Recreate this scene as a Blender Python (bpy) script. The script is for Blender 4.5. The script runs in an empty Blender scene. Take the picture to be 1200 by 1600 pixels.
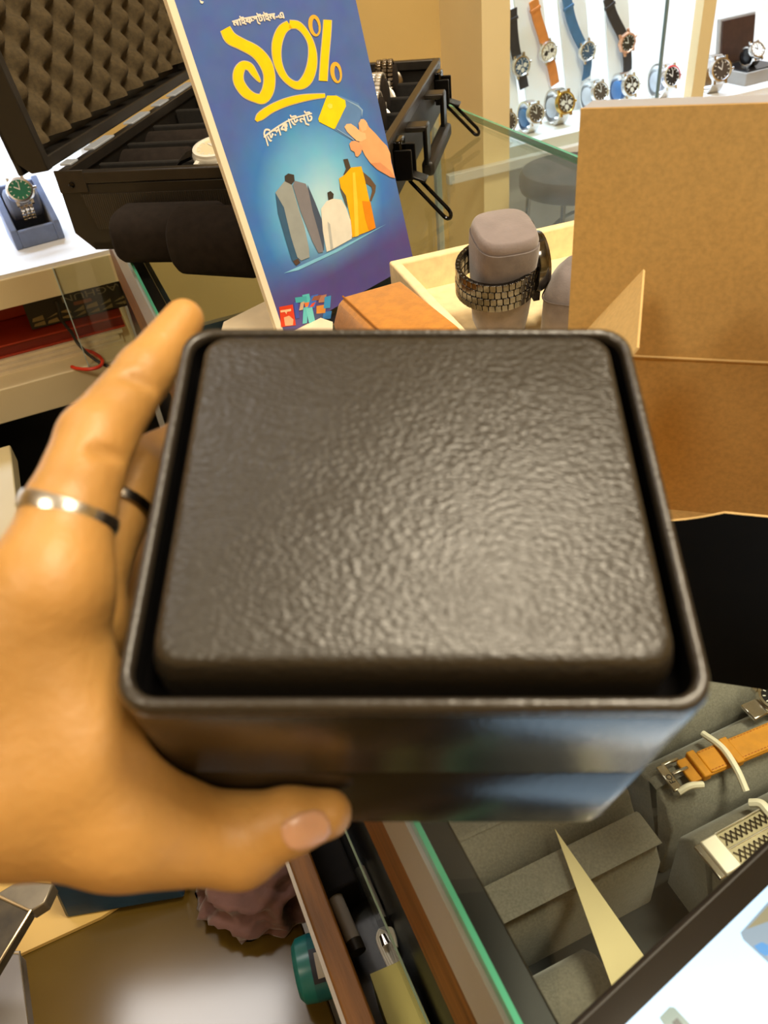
import bpy, bmesh, math, random
import numpy as np
from mathutils import Vector, Matrix

# ------------------------------------------------------------------ camera, world, lights, exposure
scn = bpy.context.scene
COL = scn.collection
F = 1256.0                                        # focal length in pixels of the 1200x1600 frame
_d = np.array([184, 1526, 1256.0]); _d /= np.linalg.norm(_d)      # plumb line seen from the camera
_y = np.array([0, 0, 1.0]) - _d[2] * _d; _y /= np.linalg.norm(_y)
_x = np.cross(_y, -_d)
R = np.array([_x, _y, -_d])                       # camera (right, down, forward) -> world
CAM = np.array([0, 0, 0.30])
cd = bpy.data.cameras.new('camera'); cam = bpy.data.objects.new('camera', cd); COL.objects.link(cam)
rx, ry, rz = R @ np.array([1, 0, 0]), R @ np.array([0, -1, 0]), R @ np.array([0, 0, -1])
mw = Matrix.Identity(4)
for i in range(3):
    mw[i][0], mw[i][1], mw[i][2], mw[i][3] = rx[i], ry[i], rz[i], CAM[i]
cam.matrix_world = mw
cd.sensor_fit = 'VERTICAL'; cd.sensor_height = 36.0; cd.lens = 36.0 * F / 1600.0
cd.clip_start = 0.01; cd.clip_end = 50
cd.dof.use_dof = True; cd.dof.focus_distance = 0.62; cd.dof.aperture_fstop = 17.0
scn.camera = cam
vs = scn.view_settings
vs.view_transform = 'Standard'; vs.look = 'None'; vs.gamma = 1.0; vs.use_curve_mapping = False
vs.exposure = 0.0

w = bpy.data.worlds.new('world'); scn.world = w; w.use_nodes = True
bg = w.node_tree.nodes['Background']; bg.inputs[0].default_value = (1.0, 0.85, 0.64, 1); bg.inputs[1].default_value = 0.38

def area(name, loc, sx, sy, power, col, target=None):
    l = bpy.data.lights.new(name, 'AREA'); l.shape = 'RECTANGLE'; l.size = sx; l.size_y = sy
    l.energy = power; l.color = col
    if 'strip' in name: l.spread = math.radians(110)
    o = bpy.data.objects.new(name, l); COL.objects.link(o); o.location = loc
    if target is not None:
        o.rotation_euler = (Vector(target) - Vector(loc)).to_track_quat('-Z', 'Y').to_euler()
    return o
WARM = (1.0, 0.86, 0.64)
area('ceiling_panel_lamp', (0.70, 0.25, 1.86), 0.6, 0.6, 52, WARM)
area('ceiling_panel_lamp', (-0.78, 1.02, 1.86), 0.55, 0.24, 9, (1.0, 0.95, 0.90))
area('ceiling_panel_lamp', (0.9, -0.9, 1.86), 0.6, 0.6, 24, WARM)
area('ceiling_panel_lamp', (-1.0, -0.7, 1.86), 0.6, 0.6, 22, WARM)
COOL = (0.60, 0.76, 1.0)

# ------------------------------------------------------------------ frames of the place
TH = math.atan2(0.3275, 0.9448)                    # the counters run at this angle
AX = np.array([math.cos(TH), math.sin(TH), 0]); BX = np.array([-math.sin(TH), math.cos(TH), 0])
def AB(a, b, z=0.0): return Vector(AX * a + BX * b) + Vector((0, 0, z))
def ray(x, y): return R @ np.array([(x - 600) / F, (y - 800) / F, 1.0])
def px_plane(x, y, p0, n):
    r = ray(x, y); n = np.array(n, float); t = np.dot(np.array(p0, float) - CAM, n) / np.dot(r, n)
    return Vector(CAM + r * t)
def px_z(x, y, z): return px_plane(x, y, (0, 0, z), (0, 0, 1))
def px_a(x, y, a): return px_plane(x, y, AX * a, AX)
def px_b(x, y, b): return px_plane(x, y, BX * b, BX)
def cam_w(p): return R @ np.array(p, float) + CAM
def frame(loc, xdir, ydir=None, zdir=None):
    """matrix with given local axes"""
    x = Vector(xdir).normalized()
    if zdir is None:
        y = Vector(ydir); z = x.cross(y).normalized(); y = z.cross(x)
    else:
        z = Vector(zdir); y = z.cross(x).normalized(); z = x.cross(y)
    m = Matrix.Identity(4)
    for i in range(3):
        m[i][0], m[i][1], m[i][2], m[i][3] = x[i], y[i], z[i], loc[i]
    return m
def rotz(loc, ang): return Matrix.Translation(Vector(loc)) @ Matrix.Rotation(ang, 4, 'Z')

# ------------------------------------------------------------------ materials
def lin(c):
    out = []
    for v in c[:3]:
        v = v / 255.0
        out.append(v / 12.92 if v <= 0.04045 else ((v + 0.055) / 1.055) ** 2.4)
    return (out[0], out[1], out[2], 1.0)
MATS = {}
def mat(name, col, rough=0.5, metal=0.0, noise=None, bump=None, spec=0.5, coat=0.0, sheen=0.0, sss=0.0, emit=None, trans=0.0, col2=None, stretch=(1, 1, 1)):
    if name in MATS: return MATS[name]
    m = bpy.data.materials.new(name); m.use_nodes = True
    nt = m.node_tree; b = nt.nodes['Principled BSDF']; L = nt.links
    c = lin(col)
    b.inputs['Base Color'].default_value = c; b.inputs['Roughness'].default_value = rough
    b.inputs['Metallic'].default_value = metal; b.inputs['Specular IOR Level'].default_value = spec
    b.inputs['Coat Weight'].default_value = coat; b.inputs['Coat Roughness'].default_value = 0.06
    if sheen: b.inputs['Sheen Weight'].default_value = sheen; b.inputs['Sheen Roughness'].default_value = 0.5
    if sss:
        b.inputs['Subsurface Weight'].default_value = sss; b.inputs['Subsurface Radius'].default_value = (0.006, 0.0025, 0.0012); b.inputs['Subsurface Scale'].default_value = 1.0
    if trans: b.inputs['Transmission Weight'].default_value = trans
    if emit:
        b.inputs['Emission Color'].default_value = lin(emit[0]); b.inputs['Emission Strength'].default_value = emit[1]
    tc = mp = None
    if noise or bump:
        tc = nt.nodes.new('ShaderNodeTexCoord'); mp = nt.nodes.new('ShaderNodeMapping'); mp.inputs['Scale'].default_value = stretch
        L.new(tc.outputs['Object'], mp.inputs[0])
    if noise:
        n = nt.nodes.new('ShaderNodeTexNoise'); n.inputs['Scale'].default_value = noise[0]; n.inputs['Detail'].default_value = 4
        L.new(mp.outputs[0], n.inputs['Vector'])
        cr = nt.nodes.new('ShaderNodeValToRGB')
        k = noise[1]
        if col2: lo, hi = c, lin(col2)
        else: lo = tuple(v * (1 - k) for v in c[:3]) + (1,); hi = tuple(min(1, v * (1 + k)) for v in c[:3]) + (1,)
        cr.color_ramp.elements[0].color = lo; cr.color_ramp.elements[1].color = hi
        cr.color_ramp.elements[0].position = 0.32; cr.color_ramp.elements[1].position = 0.68
        L.new(n.outputs['Fac'], cr.inputs[0]); L.new(cr.outputs[0], b.inputs['Base Color'])
    if bump:
        kind, sc, st, dist = bump
        if kind == 'noise':
            t = nt.nodes.new('ShaderNodeTexNoise'); t.inputs['Scale'].default_value = sc; t.inputs['Detail'].default_value = 5
            out = t.outputs['Fac']
        elif kind == 'vor':
            t = nt.nodes.new('ShaderNodeTexVoronoi'); t.inputs['Scale'].default_value = sc; out = t.outputs['Distance']
        elif kind == 'wave':
            t = nt.nodes.new('ShaderNodeTexWave'); t.inputs['Scale'].default_value = sc; out = t.outputs['Color']
        L.new(mp.outputs[0], t.inputs['Vector'])
        bp = nt.nodes.new('ShaderNodeBump'); bp.inputs['Strength'].default_value = st; bp.inputs['Distance'].default_value = dist
        L.new(out, bp.inputs['Height']); L.new(bp.outputs[0], b.inputs['Normal'])
    MATS[name] = m
    return m
def glass_mat(name, tint=(249, 252, 250), gloss=0.02, base=0.04):
    """clear pane: see-through with a Fresnel mirror on top"""
    m = bpy.data.materials.new(name); m.use_nodes = True; nt = m.node_tree; L = nt.links
    for n in list(nt.nodes): nt.nodes.remove(n)
    o = nt.nodes.new('ShaderNodeOutputMaterial'); mx = nt.nodes.new('ShaderNodeMixShader')
    tr = nt.nodes.new('ShaderNodeBsdfTransparent'); tr.inputs[0].default_value = lin(tint)
    gl = nt.nodes.new('ShaderNodeBsdfGlossy'); gl.inputs['Roughness'].default_value = gloss
    # Schlick mirror term, the same for both faces of the pane
    lw = nt.nodes.new('ShaderNodeLayerWeight'); lw.inputs[0].default_value = 0.5
    pw = nt.nodes.new('ShaderNodeMath'); pw.operation = 'POWER'; pw.inputs[1].default_value = 5.0; L.new(lw.outputs['Facing'], pw.inputs[0])
    fr = nt.nodes.new('ShaderNodeMath'); fr.operation = 'MULTIPLY_ADD'; fr.inputs[1].default_value = 0.90; fr.inputs[2].default_value = 0.025; L.new(pw.outputs[0], fr.inputs[0])
    L.new(fr.outputs[0], mx.inputs[0]); L.new(tr.outputs[0], mx.inputs[1]); L.new(gl.outputs[0], mx.inputs[2]); L.new(mx.outputs[0], o.inputs[0])
    MATS[name] = m; return m

GLASS = glass_mat('clear_glass'); 
GEDGE = mat('glass_edge_green', (95, 190, 155), 0.15, spec=0.8, trans=0.3)
PALEEDGE = mat('glass_edge_pale', (190, 210, 212), 0.15, spec=0.8)
CREAM = mat('cream_laminate', (232, 214, 172), 0.4, noise=(6, 0.03))
WHITEL = mat('white_laminate', (240, 240, 238), 0.4, noise=(8, 0.02))
BLACKL = mat('black_laminate', (16, 14, 13), 0.35, noise=(30, 0.2))
WALLM = mat('tan_wall_paint', (206, 176, 112), 0.7, noise=(4, 0.05), bump=('noise', 120, 0.1, 0.002))
WOOD = mat('brown_wood', (122, 80, 30), 0.5, noise=(14, 0.35), stretch=(10, 1, 10), bump=('noise', 60, 0.2, 0.0006))
STEEL = mat('polished_steel', (205, 200, 192), 0.18, 1.0, noise=(90, 0.08))
STEELD = mat('dark_steel', (120, 112, 102), 0.2, 1.0, noise=(160, 0.35))
SILVER = mat('brushed_silver', (228, 226, 222), 0.25, 1.0, noise=(60, 0.05))
GOLD = mat('gold_metal', (212, 176, 96), 0.22, 1.0, noise=(60, 0.06))
ROSE = mat('rose_gold_metal', (226, 172, 140), 0.3, 0.7, noise=(60, 0.05))
BLACKM = mat('black_metal', (20, 19, 19), 0.28, 0.6, noise=(70, 0.2))
DIALK = mat('black_dial', (26, 26, 30), 0.25, noise=(50, 0.1))
DIALW = mat('white_dial', (240, 236, 226), 0.3, noise=(50, 0.02))
DIALG = mat('green_dial', (38, 120, 92), 0.25, noise=(50, 0.1))
DIALB = mat('blue_dial', (60, 92, 122), 0.25, noise=(50, 0.1))
DIALGY = mat('grey_dial', (74, 66, 60), 0.25, noise=(50, 0.1))
HANDM = mat('pale_hands', (236, 236, 230), 0.3, 0.3, noise=(50, 0.02))
DARKM = mat('dark_print', (30, 28, 30), 0.5, noise=(50, 0.1))

# ------------------------------------------------------------------ mesh helpers
def empty(name, m=None):
    o = bpy.data.objects.new(name, None); COL.objects.link(o); o.empty_display_size = 0.02
    if m is not None: o.matrix_world = m
    return o
def tag(o, label, cat, group=None, kind=None):
    o['label'] = label
    if cat: o['category'] = cat
    if group: o['group'] = group
    if kind: o['kind'] = kind
    return o
def struct(o, label=None):
    o['kind'] = 'structure'
    if label: o['label'] = label
    return o
def thing(name, label, cat, m=None, group=None):
    return tag(empty(name, m), label, cat, group)

class MB:
    def __init__(s): s.v = []; s.f = []; s.mi = []
    def add(s, verts, faces, m=None, mi=0):
        k = len(s.v)
        for p in verts:
            p = Vector(p); s.v.append(m @ p if m is not None else p)
        for f in faces: s.f.append([i + k for i in f]); s.mi.append(mi)
        return s
    def box(s, c, sz, m=None, mi=0):
        x, y, z = (q / 2 for q in sz); cx, cy, cz = c
        vv = [(cx + i * x, cy + j * y, cz + k * z) for k in (-1, 1) for j in (-1, 1) for i in (-1, 1)]
        return s.add(vv, [(0, 2, 3, 1), (4, 5, 7, 6), (0, 1, 5, 4), (2, 6, 7, 3), (0, 4, 6, 2), (1, 3, 7, 5)], m, mi)
    def loft(s, loops, m=None, cap0=True, cap1=True, closed=True, mi=0):
        n = len(loops[0]); vv = [p for l in loops for p in l]; ff = []
        for i in range(len(loops) - 1):
            for j in range(n if closed else n - 1):
                ff.append((i * n + j, i * n + (j + 1) % n, (i + 1) * n + (j + 1) % n, (i + 1) * n + j))
        if cap0: ff.append(tuple(reversed(range(n))))
        if cap1: ff.append(tuple((len(loops) - 1) * n + j for j in range(n)))
        return s.add(vv, ff, m, mi)
    def lathe(s, prof, n=24, m=None, cap0=True, cap1=True):
        loops = [[(r * math.cos(2 * math.pi * j / n), r * math.sin(2 * math.pi * j / n), z) for j in range(n)] for r, z in prof]
        return s.loft(loops, m, cap0, cap1)
    def tube(s, pts, r, n=8, m=None, closed=False):
        pts = [Vector(p) for p in pts]; N = len(pts); loops = []
        up = Vector((0.12, 0.31, 1)).normalized()
        for i, p in enumerate(pts):
            t = (pts[(i + 1) % N] - pts[i - 1]) if closed else (pts[min(i + 1, N - 1)] - pts[max(i - 1, 0)])
            t.normalize(); a = t.cross(up)
            if a.length < 1e-4: a = t.cross(Vector((1, 0, 0)))
            a.normalize(); b = a.cross(t)
            rr = r[i] if isinstance(r, (list, tuple)) else r
            loops.append([p + (a * math.cos(2 * math.pi * j / n) + b * math.sin(2 * math.pi * j / n)) * rr for j in range(n)])
        if closed: loops.append(loops[0]); return s.loft(loops, m, False, False)
        return s.loft(loops, m)
    def prism(s, pts, z0, z1, m=None, mi=0):
        return s.loft([[(p[0], p[1], z0) for p in pts], [(p[0], p[1], z1) for p in pts]], m, mi=mi)
    def ribbon(s, pts, wid, width, thick, m=None):
        """flat band following pts; wid = width direction(s), thickness outwards"""
        pts = [Vector(p) for p in pts]; N = len(pts); loops = []
        for i, p in enumerate(pts):
            t = (pts[min(i + 1, N - 1)] - pts[max(i - 1, 0)]).normalized()
            wd = Vector(wid[i] if isinstance(wid, list) else wid).normalized()
            nn = t.cross(wd).normalized(); wv = width[i] if isinstance(width, list) else width
            h = wd * wv / 2; k = nn * thick / 2
            loops.append([p - h - k, p + h - k, p + h + k, p - h + k])
        return s.loft(loops, m)
    def build(s, name, mats, parent=None, smooth=True, bevel=0.0, seg=2, sub=0, angle=40):
        me = bpy.data.meshes.new(name); me.from_pydata([tuple(v) for v in s.v], [], s.f); me.update()
        if not isinstance(mats, (list, tuple)): mats = [mats]
        for mm in mats: me.materials.append(mm)
        bm = bmesh.new(); bm.from_mesh(me); bmesh.ops.recalc_face_normals(bm, faces=bm.faces); bm.to_mesh(me); bm.free()
        if len(mats) > 1:
            for p, i in zip(me.polygons, s.mi): p.material_index = i
        if smooth: me.polygons.foreach_set('use_smooth', [True] * len(me.polygons))
        o = bpy.data.objects.new(name, me); COL.objects.link(o)
        if parent is not None: o.parent = parent
        if bevel:
            b = o.modifiers.new('b', 'BEVEL'); b.width = bevel; b.segments = seg; b.limit_method = 'ANGLE'; b.angle_limit = math.radians(35)
        if sub:
            q = o.modifiers.new('s', 'SUBSURF'); q.levels = sub; q.render_levels = sub
        if smooth:
            try: me.set_sharp_from_angle(angle=math.radians(angle))
            except Exception: pass
        return o
def rrect(x0, y0, x1, y1, r, n=6):
    pts = []
    for cx, cy, a0 in ((x1 - r, y1 - r, 0), (x0 + r, y1 - r, 90), (x0 + r, y0 + r, 180), (x1 - r, y0 + r, 270)):
        for k in range(n + 1):
            a = math.radians(a0 + 90 * k / n); pts.append((cx + r * math.cos(a), cy + r * math.sin(a)))
    return pts
def box_part(name, c, sz, mt, parent, bevel=0.0, m=None, seg=2):
    return MB().box(c, sz, m).build(name, mt, parent, bevel=bevel, seg=seg, smooth=bevel > 0)
def copy_tree(o, parent=None):
    c = o.copy(); COL.objects.link(c); c.parent = parent
    for ch in list(o.children): copy_tree(ch, c)
    return c
def spline(pts, n=8):
    """Catmull-Rom through points (any dimension)"""
    P = [np.array(p, float) for p in pts]; P = [2 * P[0] - P[1]] + P + [2 * P[-1] - P[-2]]; out = []
    for i in range(1, len(P) - 2):
        for k in range(n):
            t = k / n; p0, p1, p2, p3 = P[i - 1:i + 3]
            out.append(0.5 * (2 * p1 + (p2 - p0) * t + (2 * p0 - 5 * p1 + 4 * p2 - p3) * t * t + (3 * p1 - p0 - 3 * p2 + p3) * t ** 3))
    out.append(P[-2]); return out

# ------------------------------------------------------------------ the room
CF = rotz((0, 0, 0), TH)                           # counter frame: local x = a, local y = b
def cbox(name, a0, a1, b0, b1, z0, z1, mt, parent=None, bevel=0.0):
    return box_part(name, ((a0 + a1) / 2, (b0 + b1) / 2, (z0 + z1) / 2), (abs(a1 - a0), abs(b1 - b0), abs(z1 - z0)), mt, parent, bevel)
def sroom(name, *q, label=None, bevel=0.0):
    o = cbox(name, *q, bevel=bevel); o.matrix_world = CF; return struct(o, label)
FLOORM = mat('pale_floor_tile', (196, 196, 194), 0.25, noise=(3, 0.06))
CEIL = mat('white_ceiling_paint', (232, 224, 206), 0.8, noise=(5, 0.02))
sroom('floor', -2.6, 3.0, -2.2, 2.8, -1.05, -1.0, FLOORM, label='pale tiled shop floor')
sroom('ceiling', -2.6, 3.0, -2.2, 2.8, 1.9, 1.95, CEIL, label='white shop ceiling')
sroom('wall_back', -2.6, 1.01, 2.05, 2.1, -1.0, 1.9, WALLM, label='tan painted wall behind the black case')
sroom('wall_recess', 1.01, 1.06, 2.1, 2.34, -1.0, 1.9, WALLM, label='tan painted return wall beside the watch display')
sroom('wall_back_right', 1.01, 3.0, 2.34, 2.39, -1.0, 1.9, WALLM, label='tan painted wall behind the lit watch display')
sroom('wall_left', -2.65, -2.6, -2.2, 2.8, -1.0, 1.9, WALLM)
sroom('wall_front_added', -2.6, 3.0, -2.25, -2.2, -1.0, 1.9, WALLM, label='unseen tan wall closing the room behind the viewer')  # unseen; added to keep world light off surfaces facing the camera
sroom('wall_right', 3.0, 3.05, -2.2, 2.8, -1.0, 1.9, WALLM)
PALEW = mat('pale_cream_paint', (236, 218, 170), 0.6, noise=(5, 0.03))
sroom('trim_1', 0.55, 0.64, 2.0, 2.05, -1.0, 1.9, PALEW, label='pale cream door frame strip on tan wall')

# ------------------------------------------------------------------ sales counter (glass top, display under it)
ct = thing('sales_counter', 'glass topped sales counter with grey watch cushions under its glass', 'counter', CF)
cbox('glass_top', 0.055, 0.583, -0.45, 1.22, -0.008, 0.0, GLASS, ct)
cbox('glass_edge', 0.0527, 0.0550, -0.45, 1.22, -0.0078, -0.0002, GEDGE, ct)['label'] = 'bright green polished edge of glass top'
cbox('glass_edge', 0.583, 0.5875, -0.45, 1.22, -0.008, 0.0, GEDGE, ct)
GREYP = mat('satin_grey_panel', (176, 174, 170), 0.35, noise=(5, 0.05))
cbox('side_panel', 0.051, 0.0535, -0.45, 1.22, -0.068, -0.0085, GREYP, ct)
cbox('wood_panel', 0.0525, 0.0575, -0.45, 1.22, -0.152, -0.068, WOOD, ct)
cbox('side_board', 0.0535, 0.0575, -0.45, 1.22, -0.98, -0.152, BLACKL, ct)
cbox('top_frame', 0.0552, 0.0675, -0.45, 1.22, -0.020, -0.0085, BLACKL, ct, 0.001)
cbox('display_base', 0.058, 0.580, -0.45, 0.42, -0.245, -0.235, BLACKL, ct)
cbox('cabinet_body', 0.06, 0.45, -0.45, 0.42, -0.98, -0.25, BLACKL, ct)
cbox('display_end', 0.058, 0.576, 0.415, 0.42, -0.98, -0.12, CREAM, ct)
cbox('lower_shelf', 0.062, 0.50, 0.43, 1.05, -0.185, -0.175, mat('olive_laminate', (178, 160, 104), .4, noise=(6, .08)), ct)
cbox('cross_frame', 0.058, 0.30, 0.655, 0.675, -0.030, -0.0085, mat('dark_teal_frame', (26, 44, 52), .35, noise=(30, .1)), ct)
cbox('side_frame', 0.058, 0.075, 0.43, 1.20, -0.060, -0.0205, mat('dark_teal_frame', (26, 44, 52)), ct)
cbox('glass_front', 0.576, 0.582, -0.45, 1.215, -0.98, -0.009, GLASS, ct)
cbox('glass_end', 0.06, 0.578, 1.21, 1.216, -0.98, -0.009, GLASS, ct)
cbox('corner_edge', 0.5745, 0.5835, 1.206, 1.2165, -0.98, -0.009, PALEEDGE, ct)

# grey suede cushions of the display (under the glass)
SUEDE = mat('grey_suede', (128, 124, 113), .95, noise=(700, 0.16), bump=('noise', 900, 0.4, 0.0006), sheen=0.3)
ZC = -0.16                                         # top of the display cushions
def to_ab(p): return (Vector(p).dot(Vector(AX)), Vector(p).dot(Vector(BX)))
def cushion(a0, a1, b0, b1, z0, z1, label):
    cu = thing('display_cushion', label, 'cushion', rotz(AB((a0 + a1) / 2, (b0 + b1) / 2, z0), TH), 'grey cushions in the counter display')
    L, W, H = a1 - a0, b1 - b0, z1 - z0
    prof = [(-W / 2, 0), (-W / 2, H * .72), (-W / 2 + H * .12, H * .92), (-W / 2 + H * .35, H), (W / 2 - H * .35, H), (W / 2 - H * .12, H * .92), (W / 2, H * .72), (W / 2, 0)]
    loops = [[(x, y * q, z * (1 if q == 1 else .97)) for y, z in prof] for x, q in ((-L / 2, .94), (-L / 2 + .002, 1), (L / 2 - .002, 1), (L / 2, .94))]
    MB().loft(loops).build('pad', SUEDE, cu, angle=50)
    MB().box((0, -W / 2 + H * .16, H * .905), (L * .99, .0012, .0016)).build('seam', mat('grey_seam', (70, 66, 58), 0.9, noise=(200, .2)), cu, smooth=False)
    return cu
sc = (0.3 - ZC) / 0.36
cushion(0.066 * sc, 0.166 * sc, 0.157 * sc, 0.196 * sc, -0.235, ZC, 'grey suede cushion bar left of the orange strap')
cushion(0.066 * sc, 0.163 * sc, 0.134 * sc, 0.155 * sc, -0.235, ZC - .004, 'grey suede cushion bar behind the dark bare patch')
cushion(0.066 * sc, 0.112 * sc, 0.060 * sc, 0.120 * sc, -0.235, ZC - .02, 'low grey suede cushion at the near end of display')
cushion(0.176 * sc, 0.40 * sc, 0.143 * sc, 0.178 * sc, -0.235, ZC, 'grey suede cushion under the orange leather strap')
cushion(0.176 * sc, 0.40 * sc, 0.104 * sc, 0.139 * sc, -0.235, ZC, 'grey suede cushion under the mesh bracelet watch')
cushion(0.176 * sc, 0.40 * sc, 0.181 * sc, 0.222 * sc, -0.235, ZC, 'grey suede cushion beside the black carton front')
# cream reflection in the counter glass, built as a solid wedge below it
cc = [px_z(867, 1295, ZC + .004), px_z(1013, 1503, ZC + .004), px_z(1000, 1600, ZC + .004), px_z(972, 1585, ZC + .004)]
REFL = mat('cream_reflection', (238, 222, 168), 0.6, noise=(20, 0.04))
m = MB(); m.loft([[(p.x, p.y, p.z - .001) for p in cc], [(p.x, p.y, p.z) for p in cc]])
tag(m.build('glass_reflection', REFL, smooth=False), 'narrow cream wedge standing in for a reflection in counter glass', 'reflection')

# ------------------------------------------------------------------ watch builder
def watch_head(t, m, r, case, dial, bezel=None, sub=0, ring=None, crown=True, octo=False, detail=True):
    """adds the head of a watch to thing t; local z = out of the dial, y = towards 12"""
    n = 8 if octo else 28
    h = r * 0.42
    rot = Matrix.Rotation(math.pi / 8, 4, 'Z') if octo else Matrix.Identity(4)
    c = MB().lathe([(r * .80, 0), (r * .98, h * .15), (r, h * .6), (r * .93, h * .92), (r * .80, h)], n, m @ rot)
    for sy in (-1, 1):
        for sx in (-1, 1):
            c.box((sx * r * .52, sy * r * .92, h * .40), (r * .20, r * .36, h * .5), m)
    c.build('case', case, t)
    b = MB().lathe([(r * .94, h * .9), (r * .92, h * 1.12), (r * .80, h * 1.18), (r * .75, h * 1.02)], n, m @ rot, False, False)
    b.build('bezel', bezel or case, t)
    dl = MB().lathe([(r * .77, h * 1.0), (r * .77, h * 1.03)], 28, m).build('dial', dial, t)
    if ring:
        q = MB(); seg = []
        for k in range(13):
            a = math.radians(-20 + 140 * k / 12); seg.append(a)
        loops = [[(rr * r * math.cos(a), rr * r * math.sin(a), z * h) for rr, z in ((.80, 1.19), (.925, 1.13), (.925, 1.16), (.80, 1.22))] for a in seg]
        q.loft(loops, m); q.build('bezel_insert', ring, t)
    if detail:
        q = MB()
        for k in range(12):
            a = k * math.pi / 6
            q.box((0, r * .64, h * 1.05), (r * .06, r * .14, h * .05), m @ Matrix.Rotation(a, 4, 'Z'))
        q.build('hour_markers', HANDM if dial is not DIALW else DARKM, dl, smooth=False)
        hm = HANDM if dial is not DIALW else DARKM
        MB().box((0, r * .2, h * 1.08), (r * .09, r * .45, h * .04), m @ Matrix.Rotation(0.9, 4, 'Z')).build('hour_hand', hm, dl, smooth=False)
        MB().box((0, r * .28, h * 1.11), (r * .06, r * .62, h * .04), m @ Matrix.Rotation(-0.15, 4, 'Z')).build('minute_hand', hm, dl, smooth=False)
        for k in range(sub):
            a = (math.pi, 0, -math.pi / 2)[k]
            MB().lathe([(r * .21, h * 1.04), (r * .21, h * 1.07), (r * .17, h * 1.07)], 16, m @ Matrix.Translation((r * .36 * math.cos(a), r * .36 * math.sin(a), 0))).build('sub_dial', HANDM if dial is not DIALW else DARKM, dl)
    if crown:
        MB().lathe([(r * .12, 0), (r * .12, r * .2), (r * .08, r * .24)], 10, m @ Matrix.Translation((r * .98, 0, h * .5)) @ Matrix.Rotation(math.pi / 2, 4, 'Y')).build('crown', case, t)

def links_along(t, pts, wid, width, thick, mt, cols=3, name='link', gap=0.10, step=None):
    """bracelet rows along a path, each row one link with its columns"""
    pts = [Vector(p) for p in pts]
    for i in range(len(pts) - 1):
        p, q = pts[i], pts[i + 1]; d = q - p
        wd = Vector(wid).normalized(); nn = d.normalized().cross(wd).normalized()
        fm = frame((p + q) / 2, d, zdir=nn)
        b = MB(); cw = width / cols
        for c in range(cols):
            b.box(((-1) ** c * d.length * .08, -width / 2 + cw * (c + .5), 0), (d.length * (1 - gap), cw * .92, thick * (1.0 if c % 2 else .9)), fm)
        b.build(name, mt, t, bevel=thick * .22, seg=1)

def loop_watch(label, loc, yaw, r, case, dial, band, tilt=0.35, sub=0, ring=None, bezel=None, cushion_mat=None, group='watches standing in the lit wall display', rx=None, rz=None, links=False, head=True, m=None, detail=True):
    t = thing('wrist_watch', label, 'watch', m if m is not None else rotz(loc, yaw), group)
    rx = rx or r * 1.25; rz = rz or r * 1.45
    N = 26; th = r * .18; wdt = r * 1.05
    def P(f): return Vector((rx * math.cos(f), 0, rz * math.sin(f) + rz))
    fs = [tilt + .62 + (2 * math.pi - 1.24) * k / N for k in range(N + 1)]
    if links: links_along(t, [P(f) for f in fs], (0, 1, 0), wdt, th, band, 3)
    else: MB().ribbon([P(f) for f in fs], (0, 1, 0), wdt, th).build('band', band, t)
    if head:
        nrm = Vector((math.cos(tilt), 0, math.sin(tilt) * .8))
        hm = frame(P(tilt) - nrm * r * .12, (0, 1, 0), zdir=nrm)
        watch_head(t, hm, r, case, dial, bezel, sub, ring, detail=detail)
    if cushion_mat:
        MB().lathe([(rx * .55, -wdt * .7), (rx * .68, -wdt * .6), (rx * .68, wdt * .6), (rx * .55, wdt * .7)], 20,
                   Matrix.Translation((0, 0, rz)) @ Matrix.Rotation(math.pi / 2, 4, 'X')).build('holder', cushion_mat, t)
    return t

# orange strap watch strap and buckle under the glass
ORANGE = mat('orange_leather', (204, 138, 30), 0.5, noise=(120, 0.12), bump=('noise', 500, 0.25, 0.0004))
THREAD = mat('dark_orange_thread', (170, 96, 24), 0.7, noise=(200, .1))
zs = ZC + 0.003
p0, p1 = px_z(1072, 1206, zs), px_z(1260, 1128, zs)
sd = (p1 - p0); sl = sd.length
st = thing('watch_strap', 'orange leather watch strap with steel buckle under counter glass', 'watch strap', frame(p0, sd, zdir=(0, 0, 1)))
SW = 0.0165
MB().prism(rrect(-.002, -SW / 2, sl, SW / 2, .002), -.001, .0015).build('strap_tail', ORANGE, st, bevel=.0006)
strap_top = MB().prism(rrect(.012, -SW / 2 * .97, sl + .02, SW / 2 * .97, .002), .0015, .0034).build('strap_top', ORANGE, st, bevel=.0008)
for k, x in enumerate((.0085, .0325)):
    MB().prism(rrect(x - .0028, -SW / 2 - .0012, x + .0028, SW / 2 + .0012, .001), -.0012, .0048).build('keeper_loop', ORANGE, st, bevel=.0008)
s_ = MB()
for y in (-SW / 2 + .0016, SW / 2 - .0016):
    x = .014
    while x < sl:
        s_.box((x, y, .0035), (.0014, .0005, .0004)); x += .0024
s_.build('stitching', THREAD, strap_top, smooth=False)
buckle = MB().box((-.0125, 0, .001), (.006, SW * 1.12, .002)).build('buckle', STEEL, st, bevel=.0006)
MB().box((-.0055, SW * .56, .001), (.012, .002, .0022)).box((-.0055, -SW * .56, .001), (.012, .002, .0022)).build('buckle_arm', STEEL, st, bevel=.0006)
MB().box((-.004, .001, .0025), (.011, .002, .0015)).build('tongue', STEEL, buckle, bevel=.0004)
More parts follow.
